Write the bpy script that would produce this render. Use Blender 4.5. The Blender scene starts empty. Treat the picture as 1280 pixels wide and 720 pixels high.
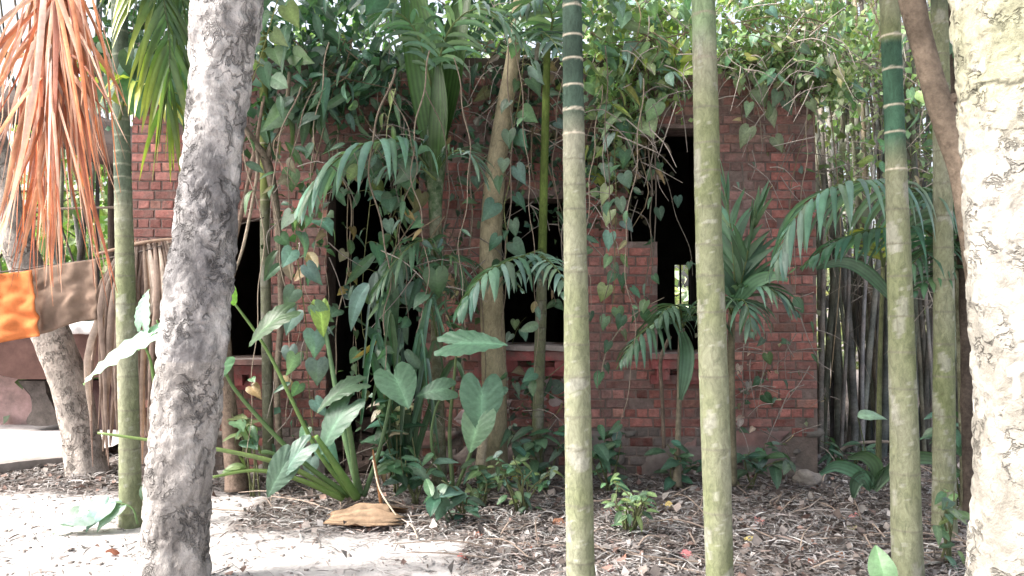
import bpy, math, random
import numpy as np
from mathutils import Vector, Matrix, noise

R = random.Random(7)
NR = np.random.RandomState(11)
sc = bpy.context.scene
COL = sc.collection

# ------------------------------------------------------------------ camera
CAMZ, FPX, PITCH = 1.5, 1000.0, 0.02
cam_d = bpy.data.cameras.new('camera')
cam_d.sensor_width = 36.0
cam_d.lens = 36.0 * FPX / 1280.0
cam_d.clip_start, cam_d.clip_end = 0.05, 2000
cam = bpy.data.objects.new('camera', cam_d)
COL.objects.link(cam)
cam.location = (0, 0, CAMZ)
cam.rotation_euler = (math.pi / 2 + PITCH, 0, 0)
sc.camera = cam

# ------------------------------------------------------------------ sky, sun, exposure
SUN_EL, SUN_AZ = math.radians(48), math.radians(254)     # azimuth measured clockwise from +Y: from the left, a little behind the camera
w = bpy.data.worlds.new('World')
sc.world = w
w.use_nodes = True
nt = w.node_tree
bg = nt.nodes['Background']
sky = nt.nodes.new('ShaderNodeTexSky')
sky.sky_type = 'NISHITA'
sky.sun_disc = False
sky.sun_elevation = SUN_EL
sky.sun_rotation = SUN_AZ
sky.air_density = 1.0
sky.dust_density = 7.0
sky.ozone_density = 0.6
hs = nt.nodes.new('ShaderNodeHueSaturation')       # a hazy white sky
hs.inputs['Saturation'].default_value = 0.5
nt.links.new(sky.outputs[0], hs.inputs['Color'])
nt.links.new(hs.outputs[0], bg.inputs[0])
bg.inputs[1].default_value = 0.15
sd = bpy.data.lights.new('sun', 'SUN')
sd.energy = 2.0
sd.angle = math.radians(11)
sd.color = (1.0, 0.95, 0.88)
sun = bpy.data.objects.new('sun', sd)
COL.objects.link(sun)
sdir = Vector((math.sin(SUN_AZ) * math.cos(SUN_EL), math.cos(SUN_AZ) * math.cos(SUN_EL), math.sin(SUN_EL)))
sun.rotation_euler = sdir.to_track_quat('Z', 'Y').to_euler()
sun.location = sdir * 40
sc.view_settings.view_transform = 'Standard'
sc.view_settings.look = 'None'
sc.view_settings.gamma = 1
sc.view_settings.exposure = 1.86
sc.render.engine = 'CYCLES'
sc.cycles.max_bounces = 6
sc.cycles.diffuse_bounces = 3
sc.cycles.glossy_bounces = 2
sc.cycles.transmission_bounces = 4
sc.cycles.use_adaptive_sampling = True
try:
    sc.cycles.use_denoising = True
    sc.cycles.denoiser = 'OPENIMAGEDENOISE'
except Exception:
    pass


# ------------------------------------------------------------------ helpers
def at(px, py, Y):
    """A point at distance Y (world y) seen at a place given in the photograph's own measure."""
    u, v = (px - 640) / FPX, (360 - py) / FPX
    cp, sp = math.cos(PITCH), math.sin(PITCH)
    t = Y / (cp - v * sp)
    return np.array((u * t, Y, CAMZ + t * (v * cp + sp)))


def ap(lst, Y=None):
    return np.array([at(*(p if len(p) == 3 else (p[0], p[1], Y))) for p in lst])


def norm(v):
    v = np.asarray(v, float)
    return v / (np.linalg.norm(v) + 1e-9)


def spline(p, n):
    """Catmull-Rom through the rows of p (any width), n samples."""
    p = np.asarray(p, float)
    if len(p) == 2:
        t = np.linspace(0, 1, n)[:, None]
        return p[0] * (1 - t) + p[1] * t
    q = np.vstack([2 * p[0] - p[1], p, 2 * p[-1] - p[-2]])
    d = np.concatenate([[0], np.cumsum(np.linalg.norm(np.diff(p[:, :3], axis=0), axis=1) if p.shape[1] >= 3 else np.abs(np.diff(p[:, 0])))])
    ts = np.interp(np.linspace(0, d[-1], n), d, np.arange(len(p)))
    i = np.clip(ts.astype(int), 0, len(p) - 2)
    f = (ts - i)[:, None]
    a, b, c, e = q[i], q[i + 1], q[i + 2], q[i + 3]
    return 0.5 * (2 * b + (c - a) * f + (2 * a - 5 * b + 4 * c - e) * f ** 2 + (3 * b - a - 3 * c + e) * f ** 3)


class MB:
    def __init__(s):
        s.v, s.q, s.t, s.c, s.n = [], [], [], [], 0

    def add(s, v, q=None, t=None, c=(1, 1, 1)):
        v = np.asarray(v, float).reshape(-1, 3)
        c = np.asarray(c, float)
        if c.ndim == 1:
            c = np.tile(c, (len(v), 1))
        s.v.append(v)
        s.c.append(c)
        if q is not None and len(q):
            s.q.append(np.asarray(q, int).reshape(-1, 4) + s.n)
        if t is not None and len(t):
            s.t.append(np.asarray(t, int).reshape(-1, 3) + s.n)
        s.n += len(v)

    def mesh(s, name, mat, base=(0, 0, 0), smooth=True):
        v = np.vstack(s.v) - np.asarray(base, float)
        c = np.vstack(s.c)
        q = np.vstack(s.q) if s.q else np.zeros((0, 4), int)
        t = np.vstack(s.t) if s.t else np.zeros((0, 3), int)
        me = bpy.data.meshes.new(name)
        me.vertices.add(len(v))
        me.vertices.foreach_set('co', v.astype(np.float32).ravel())
        me.loops.add(len(q) * 4 + len(t) * 3)
        me.loops.foreach_set('vertex_index', np.concatenate([q.ravel(), t.ravel()]).astype(np.int32))
        me.polygons.add(len(q) + len(t))
        tot = np.concatenate([np.full(len(q), 4), np.full(len(t), 3)]).astype(np.int32)
        me.polygons.foreach_set('loop_start', np.concatenate([[0], np.cumsum(tot)[:-1]]).astype(np.int32))
        me.polygons.foreach_set('use_smooth', np.full(len(tot), smooth))
        me.update(calc_edges=True)
        a = me.color_attributes.new('Col', 'FLOAT_COLOR', 'POINT')
        a.data.foreach_set('color', np.hstack([c, np.ones((len(c), 1))]).astype(np.float32).ravel())
        if mat:
            me.materials.append(mat)
        return me

    def build(s, name, mat, parent=None, smooth=True, kind=None):
        base = parent['_b'] if parent is not None and '_b' in parent else (0, 0, 0)
        me = s.mesh(name, mat, base, smooth)
        o = bpy.data.objects.new(name, me)
        COL.objects.link(o)
        if parent is not None:
            o.parent = parent
            if '_b' in parent:
                o['_b'] = parent['_b']
        if kind:
            o['kind'] = kind
        return o


def tag(o, label, cat, group=None):
    o['label'], o['category'] = label, cat
    if group:
        o['group'] = group
    return o


def thing(name, label, cat, loc, group=None):
    o = bpy.data.objects.new(name, None)
    COL.objects.link(o)
    o.empty_display_size = 0.1
    o.location = [float(x) for x in loc]
    o['_b'] = [float(x) for x in loc]
    return tag(o, label, cat, group)


def place(name, me, parent, M, tint=(1, 1, 1)):
    """A shared mesh as a part of parent, put at world matrix M."""
    o = bpy.data.objects.new(name, me)
    COL.objects.link(o)
    b = parent['_b'] if parent is not None and '_b' in parent else (0, 0, 0)
    o.parent = parent
    o.matrix_basis = Matrix.Translation((-b[0], -b[1], -b[2])) @ M
    o.color = (*tint, 1)
    if parent is not None and '_b' in parent:
        o['_b'] = list(b)
    return o


def frames(p):
    T = np.gradient(p, axis=0)
    T /= np.linalg.norm(T, axis=1)[:, None] + 1e-9
    ref = np.array((0, 1, 0)) if abs(T[0][1]) < 0.9 else np.array((1, 0, 0))
    N = np.zeros_like(p)
    n = norm(ref - T[0] * ref.dot(T[0]))
    for i in range(len(p)):
        n = norm(n - T[i] * n.dot(T[i]))
        N[i] = n
    return T, N, np.cross(T, N)


def tube(mb, p, r, seg=8, c=(1, 1, 1), n=None, disp=None, cap=True):
    """p: control points, r: radii (scalar or one for each control point); disp(pos, ring, angle) -> factor on radius."""
    p = np.asarray(p, float)
    r = np.full(len(p), r, float) if np.isscalar(r) else np.asarray(r, float)
    if n:
        pr = spline(np.hstack([p, r[:, None]]), n)
        p, r = pr[:, :3], np.maximum(pr[:, 3], 1e-4)
    T, N, B = frames(p)
    a = np.linspace(0, 2 * math.pi, seg, endpoint=False)
    ring = N[:, None, :] * np.cos(a)[None, :, None] + B[:, None, :] * np.sin(a)[None, :, None]
    rr = np.repeat(r[:, None], seg, 1)
    if disp is not None:
        rr = rr * disp(p, ring, r)
    v = (p[:, None, :] + ring * rr[:, :, None]).reshape(-1, 3)
    i = np.arange(len(p) - 1)[:, None] * seg
    j = np.arange(seg)[None, :]
    k = (j + 1) % seg
    q = np.stack([i + j, i + k, i + seg + k, i + seg + j], -1).reshape(-1, 4)
    c = np.asarray(c, float)
    if callable(c) or c.ndim == 0:
        c = np.array((1, 1, 1.))
    if c.ndim == 2 and len(c) == len(p):
        c = np.repeat(c, seg, 0)
    t = None
    if cap:
        e = (len(p) - 1) * seg
        t = [(0, m + 1, m) for m in range(1, seg - 1)] + [(e, e + m, e + m + 1) for m in range(1, seg - 1)]
    mb.add(v, q, t, c)
    return v, p, r


def box(mb, x0, x1, y0, y1, z0, z1, c=(1, 1, 1), jit=0.0):
    v = np.array([(x, y, z) for z in (z0, z1) for y in (y0, y1) for x in (x0, x1)], float)
    if jit:
        v += NR.uniform(-jit, jit, v.shape)
    q = [(0, 2, 3, 1), (4, 5, 7, 6), (0, 1, 5, 4), (2, 6, 7, 3), (0, 4, 6, 2), (1, 3, 7, 5)]
    mb.add(v, q, None, c)


def fbm(p, s=1.0, o=4):
    return noise.fractal(Vector(p) * s, 1.0, 2.0, o)


# ------------------------------------------------------------------ materials
def new_mat(name):
    m = bpy.data.materials.new(name)
    m.use_nodes = True
    t = m.node_tree
    t.nodes.clear()
    out = t.nodes.new('ShaderNodeOutputMaterial')
    return m, t, out


def nd(t, typ, **kw):
    n = t.nodes.new(typ)
    for k, v in kw.items():
        setattr(n, k, v)
    return n


def mat_attr(name, rough=0.8, var=0.3, scale=20.0, bump=0.3, bscale=60.0, spec=0.3, trans=0.0, rnd=0.15, tcol=(1.3, 1.5, 0.6),
             grime=None, gscale=3.0, gamt=0.0, stretch=None, sheen=0.0):
    m, t, out = new_mat(name)
    L = t.links.new
    at_ = nd(t, 'ShaderNodeAttribute', attribute_name='Col')
    oi = nd(t, 'ShaderNodeObjectInfo')
    tc = nd(t, 'ShaderNodeTexCoord')
    vec = tc.outputs['Object']
    off = nd(t, 'ShaderNodeVectorMath', operation='MULTIPLY_ADD')
    cr = nd(t, 'ShaderNodeCombineXYZ')
    L(oi.outputs['Random'], cr.inputs[0])
    L(oi.outputs['Random'], cr.inputs[1])
    L(cr.outputs[0], off.inputs[0])
    off.inputs[1].default_value = (17, 31, 7)
    L(vec, off.inputs[2])
    vec = off.outputs[0]
    if stretch:
        mp = nd(t, 'ShaderNodeMapping')
        mp.inputs['Scale'].default_value = stretch
        L(vec, mp.inputs[0])
        vec = mp.outputs[0]
    mul = nd(t, 'ShaderNodeMixRGB', blend_type='MULTIPLY')
    mul.inputs[0].default_value = 1
    L(at_.outputs['Color'], mul.inputs[1])
    L(oi.outputs['Color'], mul.inputs[2])
    n1 = nd(t, 'ShaderNodeTexNoise')
    n1.inputs['Scale'].default_value = scale
    n1.inputs['Detail'].default_value = 5
    n1.inputs['Roughness'].default_value = 0.65
    L(vec, n1.inputs['Vector'])
    mr = nd(t, 'ShaderNodeMapRange')
    mr.inputs[1].default_value, mr.inputs[2].default_value = 0.3, 0.7
    mr.inputs[3].default_value, mr.inputs[4].default_value = 1 - var, 1 + var
    L(n1.outputs['Fac'], mr.inputs[0])
    ra = nd(t, 'ShaderNodeMapRange')
    ra.inputs[3].default_value, ra.inputs[4].default_value = 1 - rnd, 1 + rnd
    L(oi.outputs['Random'], ra.inputs[0])
    mm = nd(t, 'ShaderNodeMath', operation='MULTIPLY')
    L(mr.outputs[0], mm.inputs[0])
    L(ra.outputs[0], mm.inputs[1])
    m2 = nd(t, 'ShaderNodeVectorMath', operation='SCALE')
    L(mul.outputs[0], m2.inputs[0])
    L(mm.outputs[0], m2.inputs['Scale'])
    colr = m2.outputs[0]
    if grime is not None:
        n3 = nd(t, 'ShaderNodeTexNoise')
        n3.inputs['Scale'].default_value = gscale
        n3.inputs['Detail'].default_value = 6
        n3.inputs['Roughness'].default_value = 0.7
        L(tc.outputs['Object'] if not stretch else vec, n3.inputs['Vector'])
        g = nd(t, 'ShaderNodeMapRange')
        g.inputs[1].default_value, g.inputs[2].default_value = 0.45, 0.62
        g.inputs[3].default_value, g.inputs[4].default_value = 0, gamt
        L(n3.outputs['Fac'], g.inputs[0])
        mg = nd(t, 'ShaderNodeMixRGB')
        L(g.outputs[0], mg.inputs[0])
        L(colr, mg.inputs[1])
        mg.inputs[2].default_value = (*grime, 1)
        colr = mg.outputs[0]
    b = nd(t, 'ShaderNodeBsdfPrincipled')
    L(colr, b.inputs['Base Color'])
    b.inputs['Roughness'].default_value = rough
    b.inputs['Specular IOR Level'].default_value = spec
    if bump:
        n2 = nd(t, 'ShaderNodeTexNoise')
        n2.inputs['Scale'].default_value = bscale
        n2.inputs['Detail'].default_value = 4
        L(vec, n2.inputs['Vector'])
        bp = nd(t, 'ShaderNodeBump')
        bp.inputs['Strength'].default_value = bump
        bp.inputs['Distance'].default_value = 0.01
        L(n2.outputs['Fac'], bp.inputs['Height'])
        L(bp.outputs[0], b.inputs['Normal'])
    if trans:
        tr = nd(t, 'ShaderNodeBsdfTranslucent')
        tm = nd(t, 'ShaderNodeVectorMath', operation='MULTIPLY')
        tm.inputs[1].default_value = tcol
        L(colr, tm.inputs[0])
        L(tm.outputs[0], tr.inputs[0])
        mx = nd(t, 'ShaderNodeMixShader')
        mx.inputs[0].default_value = trans
        L(b.outputs[0], mx.inputs[1])
        L(tr.outputs[0], mx.inputs[2])
        L(mx.outputs[0], out.inputs[0])
    else:
        L(b.outputs[0], out.inputs[0])
    return m


def mat_bark(name, scale, zs, lo, hi, crev, cscale, bump, fine=60.0, ramp=(.35, .65), gt=(.5, .6)):
    m, t, out = new_mat(name)
    L = t.links.new
    at_ = nd(t, 'ShaderNodeAttribute', attribute_name='Col')
    tc = nd(t, 'ShaderNodeTexCoord')
    mp = nd(t, 'ShaderNodeMapping')
    mp.inputs['Scale'].default_value = (1, 1, zs)
    L(tc.outputs['Object'], mp.inputs[0])
    n1 = nd(t, 'ShaderNodeTexNoise')
    n1.inputs['Scale'].default_value, n1.inputs['Detail'].default_value, n1.inputs['Roughness'].default_value, n1.inputs['Distortion'].default_value = scale, 9, .72, .8
    L(mp.outputs[0], n1.inputs['Vector'])
    # warped coordinates for the crevices
    wp = nd(t, 'ShaderNodeTexNoise')
    wp.inputs['Scale'].default_value, wp.inputs['Detail'].default_value = cscale * .7, 3
    L(mp.outputs[0], wp.inputs['Vector'])
    ad = nd(t, 'ShaderNodeVectorMath', operation='MULTIPLY_ADD')
    ad.inputs[1].default_value = (1.6 / cscale,) * 3
    L(wp.outputs['Color'], ad.inputs[0])
    L(mp.outputs[0], ad.inputs[2])
    mp2 = nd(t, 'ShaderNodeMapping')
    mp2.inputs['Scale'].default_value = (1, 1, 1.5)
    L(ad.outputs[0], mp2.inputs[0])
    vn = nd(t, 'ShaderNodeTexNoise')
    vn.inputs['Scale'].default_value, vn.inputs['Detail'].default_value, vn.inputs['Roughness'].default_value = cscale, 4, .6
    L(mp2.outputs[0], vn.inputs['Vector'])
    sb = nd(t, 'ShaderNodeMath', operation='SUBTRACT')
    sb.inputs[1].default_value = .5
    L(vn.outputs['Fac'], sb.inputs[0])
    vo = nd(t, 'ShaderNodeMath', operation='ABSOLUTE')
    L(sb.outputs[0], vo.inputs[0])
    cm = nd(t, 'ShaderNodeMapRange')
    cm.inputs[1].default_value, cm.inputs[2].default_value = 0.003, 0.045
    cm.inputs[3].default_value, cm.inputs[4].default_value = 0.0, 1.0
    L(vo.outputs[0], cm.inputs[0])
    gate = nd(t, 'ShaderNodeMapRange')           # crevices only where the bark is broken
    gate.inputs[1].default_value, gate.inputs[2].default_value = gt
    L(wp.outputs['Fac'], gate.inputs[0])
    mx_ = nd(t, 'ShaderNodeMath', operation='MAXIMUM')
    L(cm.outputs[0], mx_.inputs[0])
    L(gate.outputs[0], mx_.inputs[1])
    mr = nd(t, 'ShaderNodeMapRange')
    mr.inputs[1].default_value, mr.inputs[2].default_value, mr.inputs[3].default_value, mr.inputs[4].default_value = ramp[0], ramp[1], lo, hi
    L(n1.outputs['Fac'], mr.inputs[0])
    cr2 = nd(t, 'ShaderNodeMapRange')
    cr2.inputs[3].default_value, cr2.inputs[4].default_value = crev, 1.0
    L(mx_.outputs[0], cr2.inputs[0])
    mm = nd(t, 'ShaderNodeMath', operation='MULTIPLY')
    L(mr.outputs[0], mm.inputs[0])
    L(cr2.outputs[0], mm.inputs[1])
    sc_ = nd(t, 'ShaderNodeVectorMath', operation='SCALE')
    L(at_.outputs['Color'], sc_.inputs[0])
    L(mm.outputs[0], sc_.inputs['Scale'])
    b = nd(t, 'ShaderNodeBsdfPrincipled')
    L(sc_.outputs[0], b.inputs['Base Color'])
    b.inputs['Roughness'].default_value = .88
    b.inputs['Specular IOR Level'].default_value = .2
    n3 = nd(t, 'ShaderNodeTexNoise')
    n3.inputs['Scale'].default_value, n3.inputs['Detail'].default_value = fine, 5
    L(mp.outputs[0], n3.inputs['Vector'])
    h1 = nd(t, 'ShaderNodeMath', operation='MULTIPLY_ADD')
    h1.inputs[1].default_value = .8
    L(mx_.outputs[0], h1.inputs[0])
    L(n1.outputs['Fac'], h1.inputs[2])
    h2 = nd(t, 'ShaderNodeMath', operation='MULTIPLY_ADD')
    h2.inputs[1].default_value = .5
    L(n3.outputs['Fac'], h2.inputs[0])
    L(h1.outputs[0], h2.inputs[2])
    bp = nd(t, 'ShaderNodeBump')
    bp.inputs['Strength'].default_value = bump
    bp.inputs['Distance'].default_value = .022
    L(h2.outputs[0], bp.inputs['Height'])
    L(bp.outputs[0], b.inputs['Normal'])
    L(b.outputs[0], out.inputs[0])
    return m


M_BARKGREY = mat_bark('grey_flaking_bark', 11, .7, .58, 1.45, .62, 9, 1.0, 70, gt=(.46, .54))
M_BARKPALE = mat_bark('pale_flaking_bark', 13, .9, .75, 1.2, .5, 12, .8, 60, gt=(.42, .5))
M_PALMBARK = mat_bark('ringed_palm_bark', 30, .45, .72, 1.3, .85, 30, .25, 120)
M_LEAF = mat_attr('leaf', rough=0.42, var=0.22, scale=9, bump=0.15, bscale=25, spec=0.5, trans=0.3, rnd=0.25)
M_FROND = mat_attr('frond', rough=0.38, var=0.18, scale=14, bump=0.12, bscale=40, spec=0.5, trans=0.25, rnd=0.2)
M_DRY = mat_attr('dry_leaf', rough=0.7, var=0.35, scale=14, bump=0.3, bscale=60, spec=0.25, trans=0.25, rnd=0.3, tcol=(1.4, 1.0, 0.6))
M_BARK = mat_attr('bark', rough=0.9, var=0.35, scale=30, bump=0.9, bscale=70, spec=0.15)
M_PALM = mat_attr('smooth_bark', rough=0.75, var=0.28, scale=26, bump=0.35, bscale=90, spec=0.3, grime=(0.34, 0.35, 0.27), gscale=11, gamt=0.45)
M_TWIG = mat_attr('twig', rough=0.85, var=0.3, scale=30, bump=0.4, bscale=80, spec=0.2)
M_BRICK = mat_attr('brick', rough=0.92, var=0.35, scale=22, bump=0.6, bscale=90, spec=0.15, rnd=0.3, grime=(0.165, 0.132, 0.12), gscale=7, gamt=0.6)
M_MORTAR = mat_attr('mortar', rough=0.95, var=0.35, scale=14, bump=0.7, bscale=50, spec=0.1, grime=(0.13, 0.115, 0.1), gscale=3, gamt=0.6)
M_PAINT = mat_attr('red_plaster', rough=0.85, var=0.3, scale=12, bump=0.5, bscale=50, spec=0.2, grime=(0.16, 0.13, 0.12), gscale=5, gamt=0.7)
M_CONC = mat_attr('concrete', rough=0.92, var=0.25, scale=9, bump=0.4, bscale=45, spec=0.2, grime=(0.12, 0.11, 0.1), gscale=2.5, gamt=0.5)
M_MATTE = mat_attr('dark_matte', rough=0.95, var=0.3, scale=6, bump=0.2, bscale=30, spec=0.05)
M_SOIL = mat_attr('soil', rough=0.97, var=0.25, scale=9, bump=0.8, bscale=35, spec=0.1)
M_LITTER = mat_attr('litter', rough=0.85, var=0.25, scale=20, bump=0.2, bscale=60, spec=0.2)
M_CLOTH = mat_attr('cloth', rough=0.95, var=0.22, scale=8, bump=0.35, bscale=140, spec=0.05, trans=0.12, tcol=(1.2, 1.0, 0.8))
M_STONE = mat_attr('stone', rough=0.92, var=0.35, scale=14, bump=0.8, bscale=40, spec=0.2)

# ------------------------------------------------------------------ ground
def gz(x, y):
    return 0.035 * noise.noise(Vector((x * 0.7, y * 0.7, 3))) + 0.018 * noise.noise(Vector((x * 2.7, y * 2.7, 9))) - 0.01


def litter_w(x, y):
    """how much litter (0 bare soil .. 1 thick litter) lies at a ground point"""
    e = 0.35 * noise.noise(Vector((x * 1.1, y * 1.1, 21))) + 0.2 * noise.noise(Vector((x * 3.5, y * 3.5, 5)))
    if x < -0.3:
        lim = 5.35 if x > -1.9 else 6.5
        d = (y - lim) * 2.2
    else:
        d = (y - (4.75 - 0.7 * min(1.5, x + 0.3))) * 1.3
    return max(0.0, min(1.0, 0.5 + d + e))


def gline(a, b, fine):
    return np.unique(np.round(np.concatenate([np.array([-300, -120, -60, -30, -18]), np.arange(a, b + 1e-6, fine), np.array([18, 30, 60, 120, 300])]), 4))


gx, gy = gline(-9, 9, 0.09), np.unique(np.concatenate([[-300, -120, -60, -30, -12, -6, -2], np.arange(0.5, 13.01, 0.09), [16, 22, 35, 60, 120, 300]]))
mb = MB()
gv, gc = [], []
for y in gy:
    for x in gx:
        near = abs(x) < 12 and -3 < y < 14
        z = gz(x, y) if near else -0.01
        l = litter_w(x, y) if near else 0.8
        s = np.array((0.40, 0.38, 0.375)) * (1 + 0.22 * noise.noise(Vector((x * 5, y * 5, 1))))
        d = np.array((0.115, 0.095, 0.085)) * (1 + 0.5 * noise.noise(Vector((x * 4, y * 4, 2))))
        gv.append((x, y, z))
        gc.append(s * (1 - l) + d * l)
nx = len(gx)
ii = (np.arange(len(gy) - 1)[:, None] * nx + np.arange(nx - 1)[None, :]).ravel()
mb.add(gv, np.stack([ii, ii + 1, ii + nx + 1, ii + nx], 1), None, np.array(gc))
g = mb.build('ground', M_SOIL)
g['kind'] = 'structure'

# ------------------------------------------------------------------ the ruined building
WY = 7.0                                   # front face of the facade
def wx(px): return float(at(px, 380, WY)[0])
def wz(py): return float(at(640, py, WY)[2])

ruin = thing('ruined_brick_house', 'roofless red brick house front with black empty openings, overgrown with creepers', 'house', (wx(600), WY, 0))
XL, XR, ZT = wx(163), wx(1021), wz(88)
# openings: x0, x1, z0, z1
OPEN = [
    (wx(243), wx(330), wz(447), wz(272)),
    (wx(408), wx(523), 0.02, wz(215)),
    (wx(603), wx(708), wz(430), wz(248)),
    (wx(822), wx(897), wz(440), wz(160)),
    (wx(786), wx(822), wz(302), wz(172)),
]


def is_open(x0, x1, z0, z1):
    return any(x0 < b - 0.005 and x1 > a + 0.005 and z0 < d - 0.005 and z1 > c + 0.005 for a, b, c, d in OPEN)


# mortar core: cells between the openings' lines
xs = sorted({XL, XR, *[v for o in OPEN for v in o[:2]]})
zs = sorted({-0.1, ZT, *[v for o in OPEN for v in o[2:]]})
mb = MB()
cells = {}
for i in range(len(xs) - 1):
    for k in range(len(zs) - 1):
        cells[i, k] = not is_open(xs[i], xs[i + 1], zs[k], zs[k + 1])
TH = 0.36
mcol = (0.215, 0.16, 0.148)
for (i, k), s in cells.items():
    if not s:
        continue
    x0, x1, z0, z1 = xs[i], xs[i + 1], zs[k], zs[k + 1]
    yf, yb = WY + 0.0085, WY + TH
    nxs, nzs = max(1, int((x1 - x0) / 0.12)), max(1, int((z1 - z0) / 0.12))
    v, q = [], []
    for a in range(nzs + 1):
        for b in range(nxs + 1):
            v.append((x0 + (x1 - x0) * b / nxs, yf, z0 + (z1 - z0) * a / nzs))
    for a in range(nzs):
        for b in range(nxs):
            m = a * (nxs + 1) + b
            q.append((m, m + 1, m + nxs + 2, m + nxs + 1))
    cc = [np.array(mcol) * (1 + 0.35 * fbm(p, 1.3, 3)) * np.array((1, 1 + 0.12 * max(0, 0.6 - p[2]), 1)) for p in v]
    mb.add(v, q, None, np.array(cc))
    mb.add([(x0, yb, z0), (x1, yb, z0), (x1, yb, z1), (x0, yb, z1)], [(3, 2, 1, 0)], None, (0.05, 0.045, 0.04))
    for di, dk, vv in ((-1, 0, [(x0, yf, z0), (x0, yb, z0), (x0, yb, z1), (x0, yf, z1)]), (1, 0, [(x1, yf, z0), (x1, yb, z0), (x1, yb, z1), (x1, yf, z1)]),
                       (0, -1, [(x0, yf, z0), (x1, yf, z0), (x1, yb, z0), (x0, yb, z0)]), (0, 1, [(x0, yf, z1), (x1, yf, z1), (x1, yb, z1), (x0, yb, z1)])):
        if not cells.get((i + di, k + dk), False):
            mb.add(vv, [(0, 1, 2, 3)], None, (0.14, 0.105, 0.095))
mb.build('wall', M_MORTAR, ruin, smooth=False)

# bricks: alternate stretcher and header courses, proud of the mortar
CH = 0.083
PL_Z = wz(536)                             # the plinth's top
clear = [(903, 1022, 120, 536), (732, 822, 250, 536), (163, 240, 170, 332), (340, 410, 135, 300), (552, 605, 230, 430), (470, 605, 120, 215), (735, 830, 165, 250)]
stretch_me = []


def brick_mesh(L):
    m_ = MB()
    h, b = 0.0705, 0.012
    v = np.array([(x, y, z) for z in (0.0, h) for y in (0.0, 0.09) for x in (0.0, L)], float)
    fr = 0.006                              # worn, chamfered front edge
    v2 = np.array([(fr, 0, fr), (L - fr, 0, fr), (L - fr, 0, h - fr), (fr, 0, h - fr), (0, fr, 0), (L, fr, 0), (L, fr, h), (0, fr, h), (0, 0.09, 0), (L, 0.09, 0), (L, 0.09, h), (0, 0.09, h)])
    v2[:8] += NR.uniform(-0.0035, 0.0035, (8, 3))
    q = [(0, 1, 2, 3), (4, 5, 1, 0), (5, 6, 2, 1), (6, 7, 3, 2), (7, 4, 0, 3), (4, 8, 9, 5), (5, 9, 10, 6), (6, 10, 11, 7), (7, 11, 8, 4)]
    return v2, q


S_VAR = [brick_mesh(0.196) for _ in range(6)]
H_VAR = [brick_mesh(0.092) for _ in range(6)]
mesh_cache = {}


def brick_col(x, z):
    n = noise.noise(Vector((x * 0.9, z * 0.9, 4)))
    n2 = noise.noise(Vector((x * 2.3, z * 2.3, 14)))
    c = np.array((0.36, 0.148, 0.128)) * (1 + 0.3 * n)
    if R.random() < 0.18:
        c *= 0.6
    if R.random() < 0.12:
        c = c * np.array((1.15, 1.35, 1.25))
    g = np.array((0.19, 0.15, 0.142))
    f = max(0.0, min(0.8, 0.16 + 0.9 * n2 + (0.3 if z > 2.7 else 0) + (0.25 if R.random() < .2 else 0)))
    if x < wx(250):
        f *= .4
    if z < PL_Z + .06 * n2:
        return np.array((.175, .148, .138)) * (1 + .35 * n) * R.uniform(.75, 1.2) if R.random() < .85 else c * .75
    return c * (1 - f) + g * f


bricks = []
row = 0
z = -0.07
while z + 0.07 < ZT:
    header = row % 2 == 1
    L = 0.092 if header else 0.196
    x = XL + (0.06 if header else 0.0)
    if header:
        bricks.append((XL, z, 0.05, False))
    while x < XR - 0.02:
        l = min(L, XR - x)
        if l > 0.07 or not header:
            bricks.append((x, z, l, header))
        x += L + 0.012
    z += CH
    row += 1
single, rest = [], []
for (x, z, l, hd) in bricks:
    if l < 0.06:
        rest.append((x, z, l, hd))
        continue
    if is_open(x - 0.003, x + l + 0.003, z, z + 0.07):
        # cut bricks beside an opening
        x1 = x + l
        for a, b, c, d in OPEN:
            if z + 0.07 > c + 0.004 and z < d - 0.004:
                if x < a < x1:
                    x1 = a
                elif x < b < x1:
                    x = b
                elif a <= x and x1 <= b:
                    x1 = x
        if x1 - x > 0.05 and not is_open(x, x1, z, z + 0.07):
            rest.append((x, z, x1 - x, hd))
        continue
    px, py = 640 + (x + l / 2) / WY * FPX, 380 - (z + 0.035 - CAMZ) / WY * FPX
    if R.random() < 0.03 or (x > wx(985) and z < .24 and R.random() < .7):
        continue                            # a brick fallen out
    (single if any(a < px < b and c < py < d for a, b, c, d in clear) and abs(l - (0.092 if hd else 0.196)) < 1e-3 else rest).append((x, z, l, hd))
single.sort(key=lambda t: (t[3], R.random()))
rest += single[298:]
single = single[:298]
for k in range(6):
    for hd, var in ((False, S_VAR), (True, H_VAR)):
        m_ = MB()
        m_.add(var[k][0], var[k][1])
        mesh_cache[hd, k] = m_.mesh('brick', M_BRICK, smooth=False)
for (x, z, l, hd) in single:
    place('brick', mesh_cache[hd, R.randrange(6)], ruin, Matrix.Translation((x, WY + R.uniform(-0.003, 0.004), z + R.uniform(-0.002, 0.002))), tuple(brick_col(x, z)))
mb = MB()
for (x, z, l, hd) in rest:
    v, q = (H_VAR if hd else S_VAR)[R.randrange(6)]
    v = v.copy()
    v[:, 0] *= l / (0.092 if hd else 0.196)
    mb.add(v + np.array((x, WY + R.uniform(-0.003, 0.004), z)), q, None, brick_col(x, z) * R.uniform(0.75, 1.2))
mb.build('brickwork', M_BRICK, ruin, smooth=False, kind='stuff')

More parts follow.
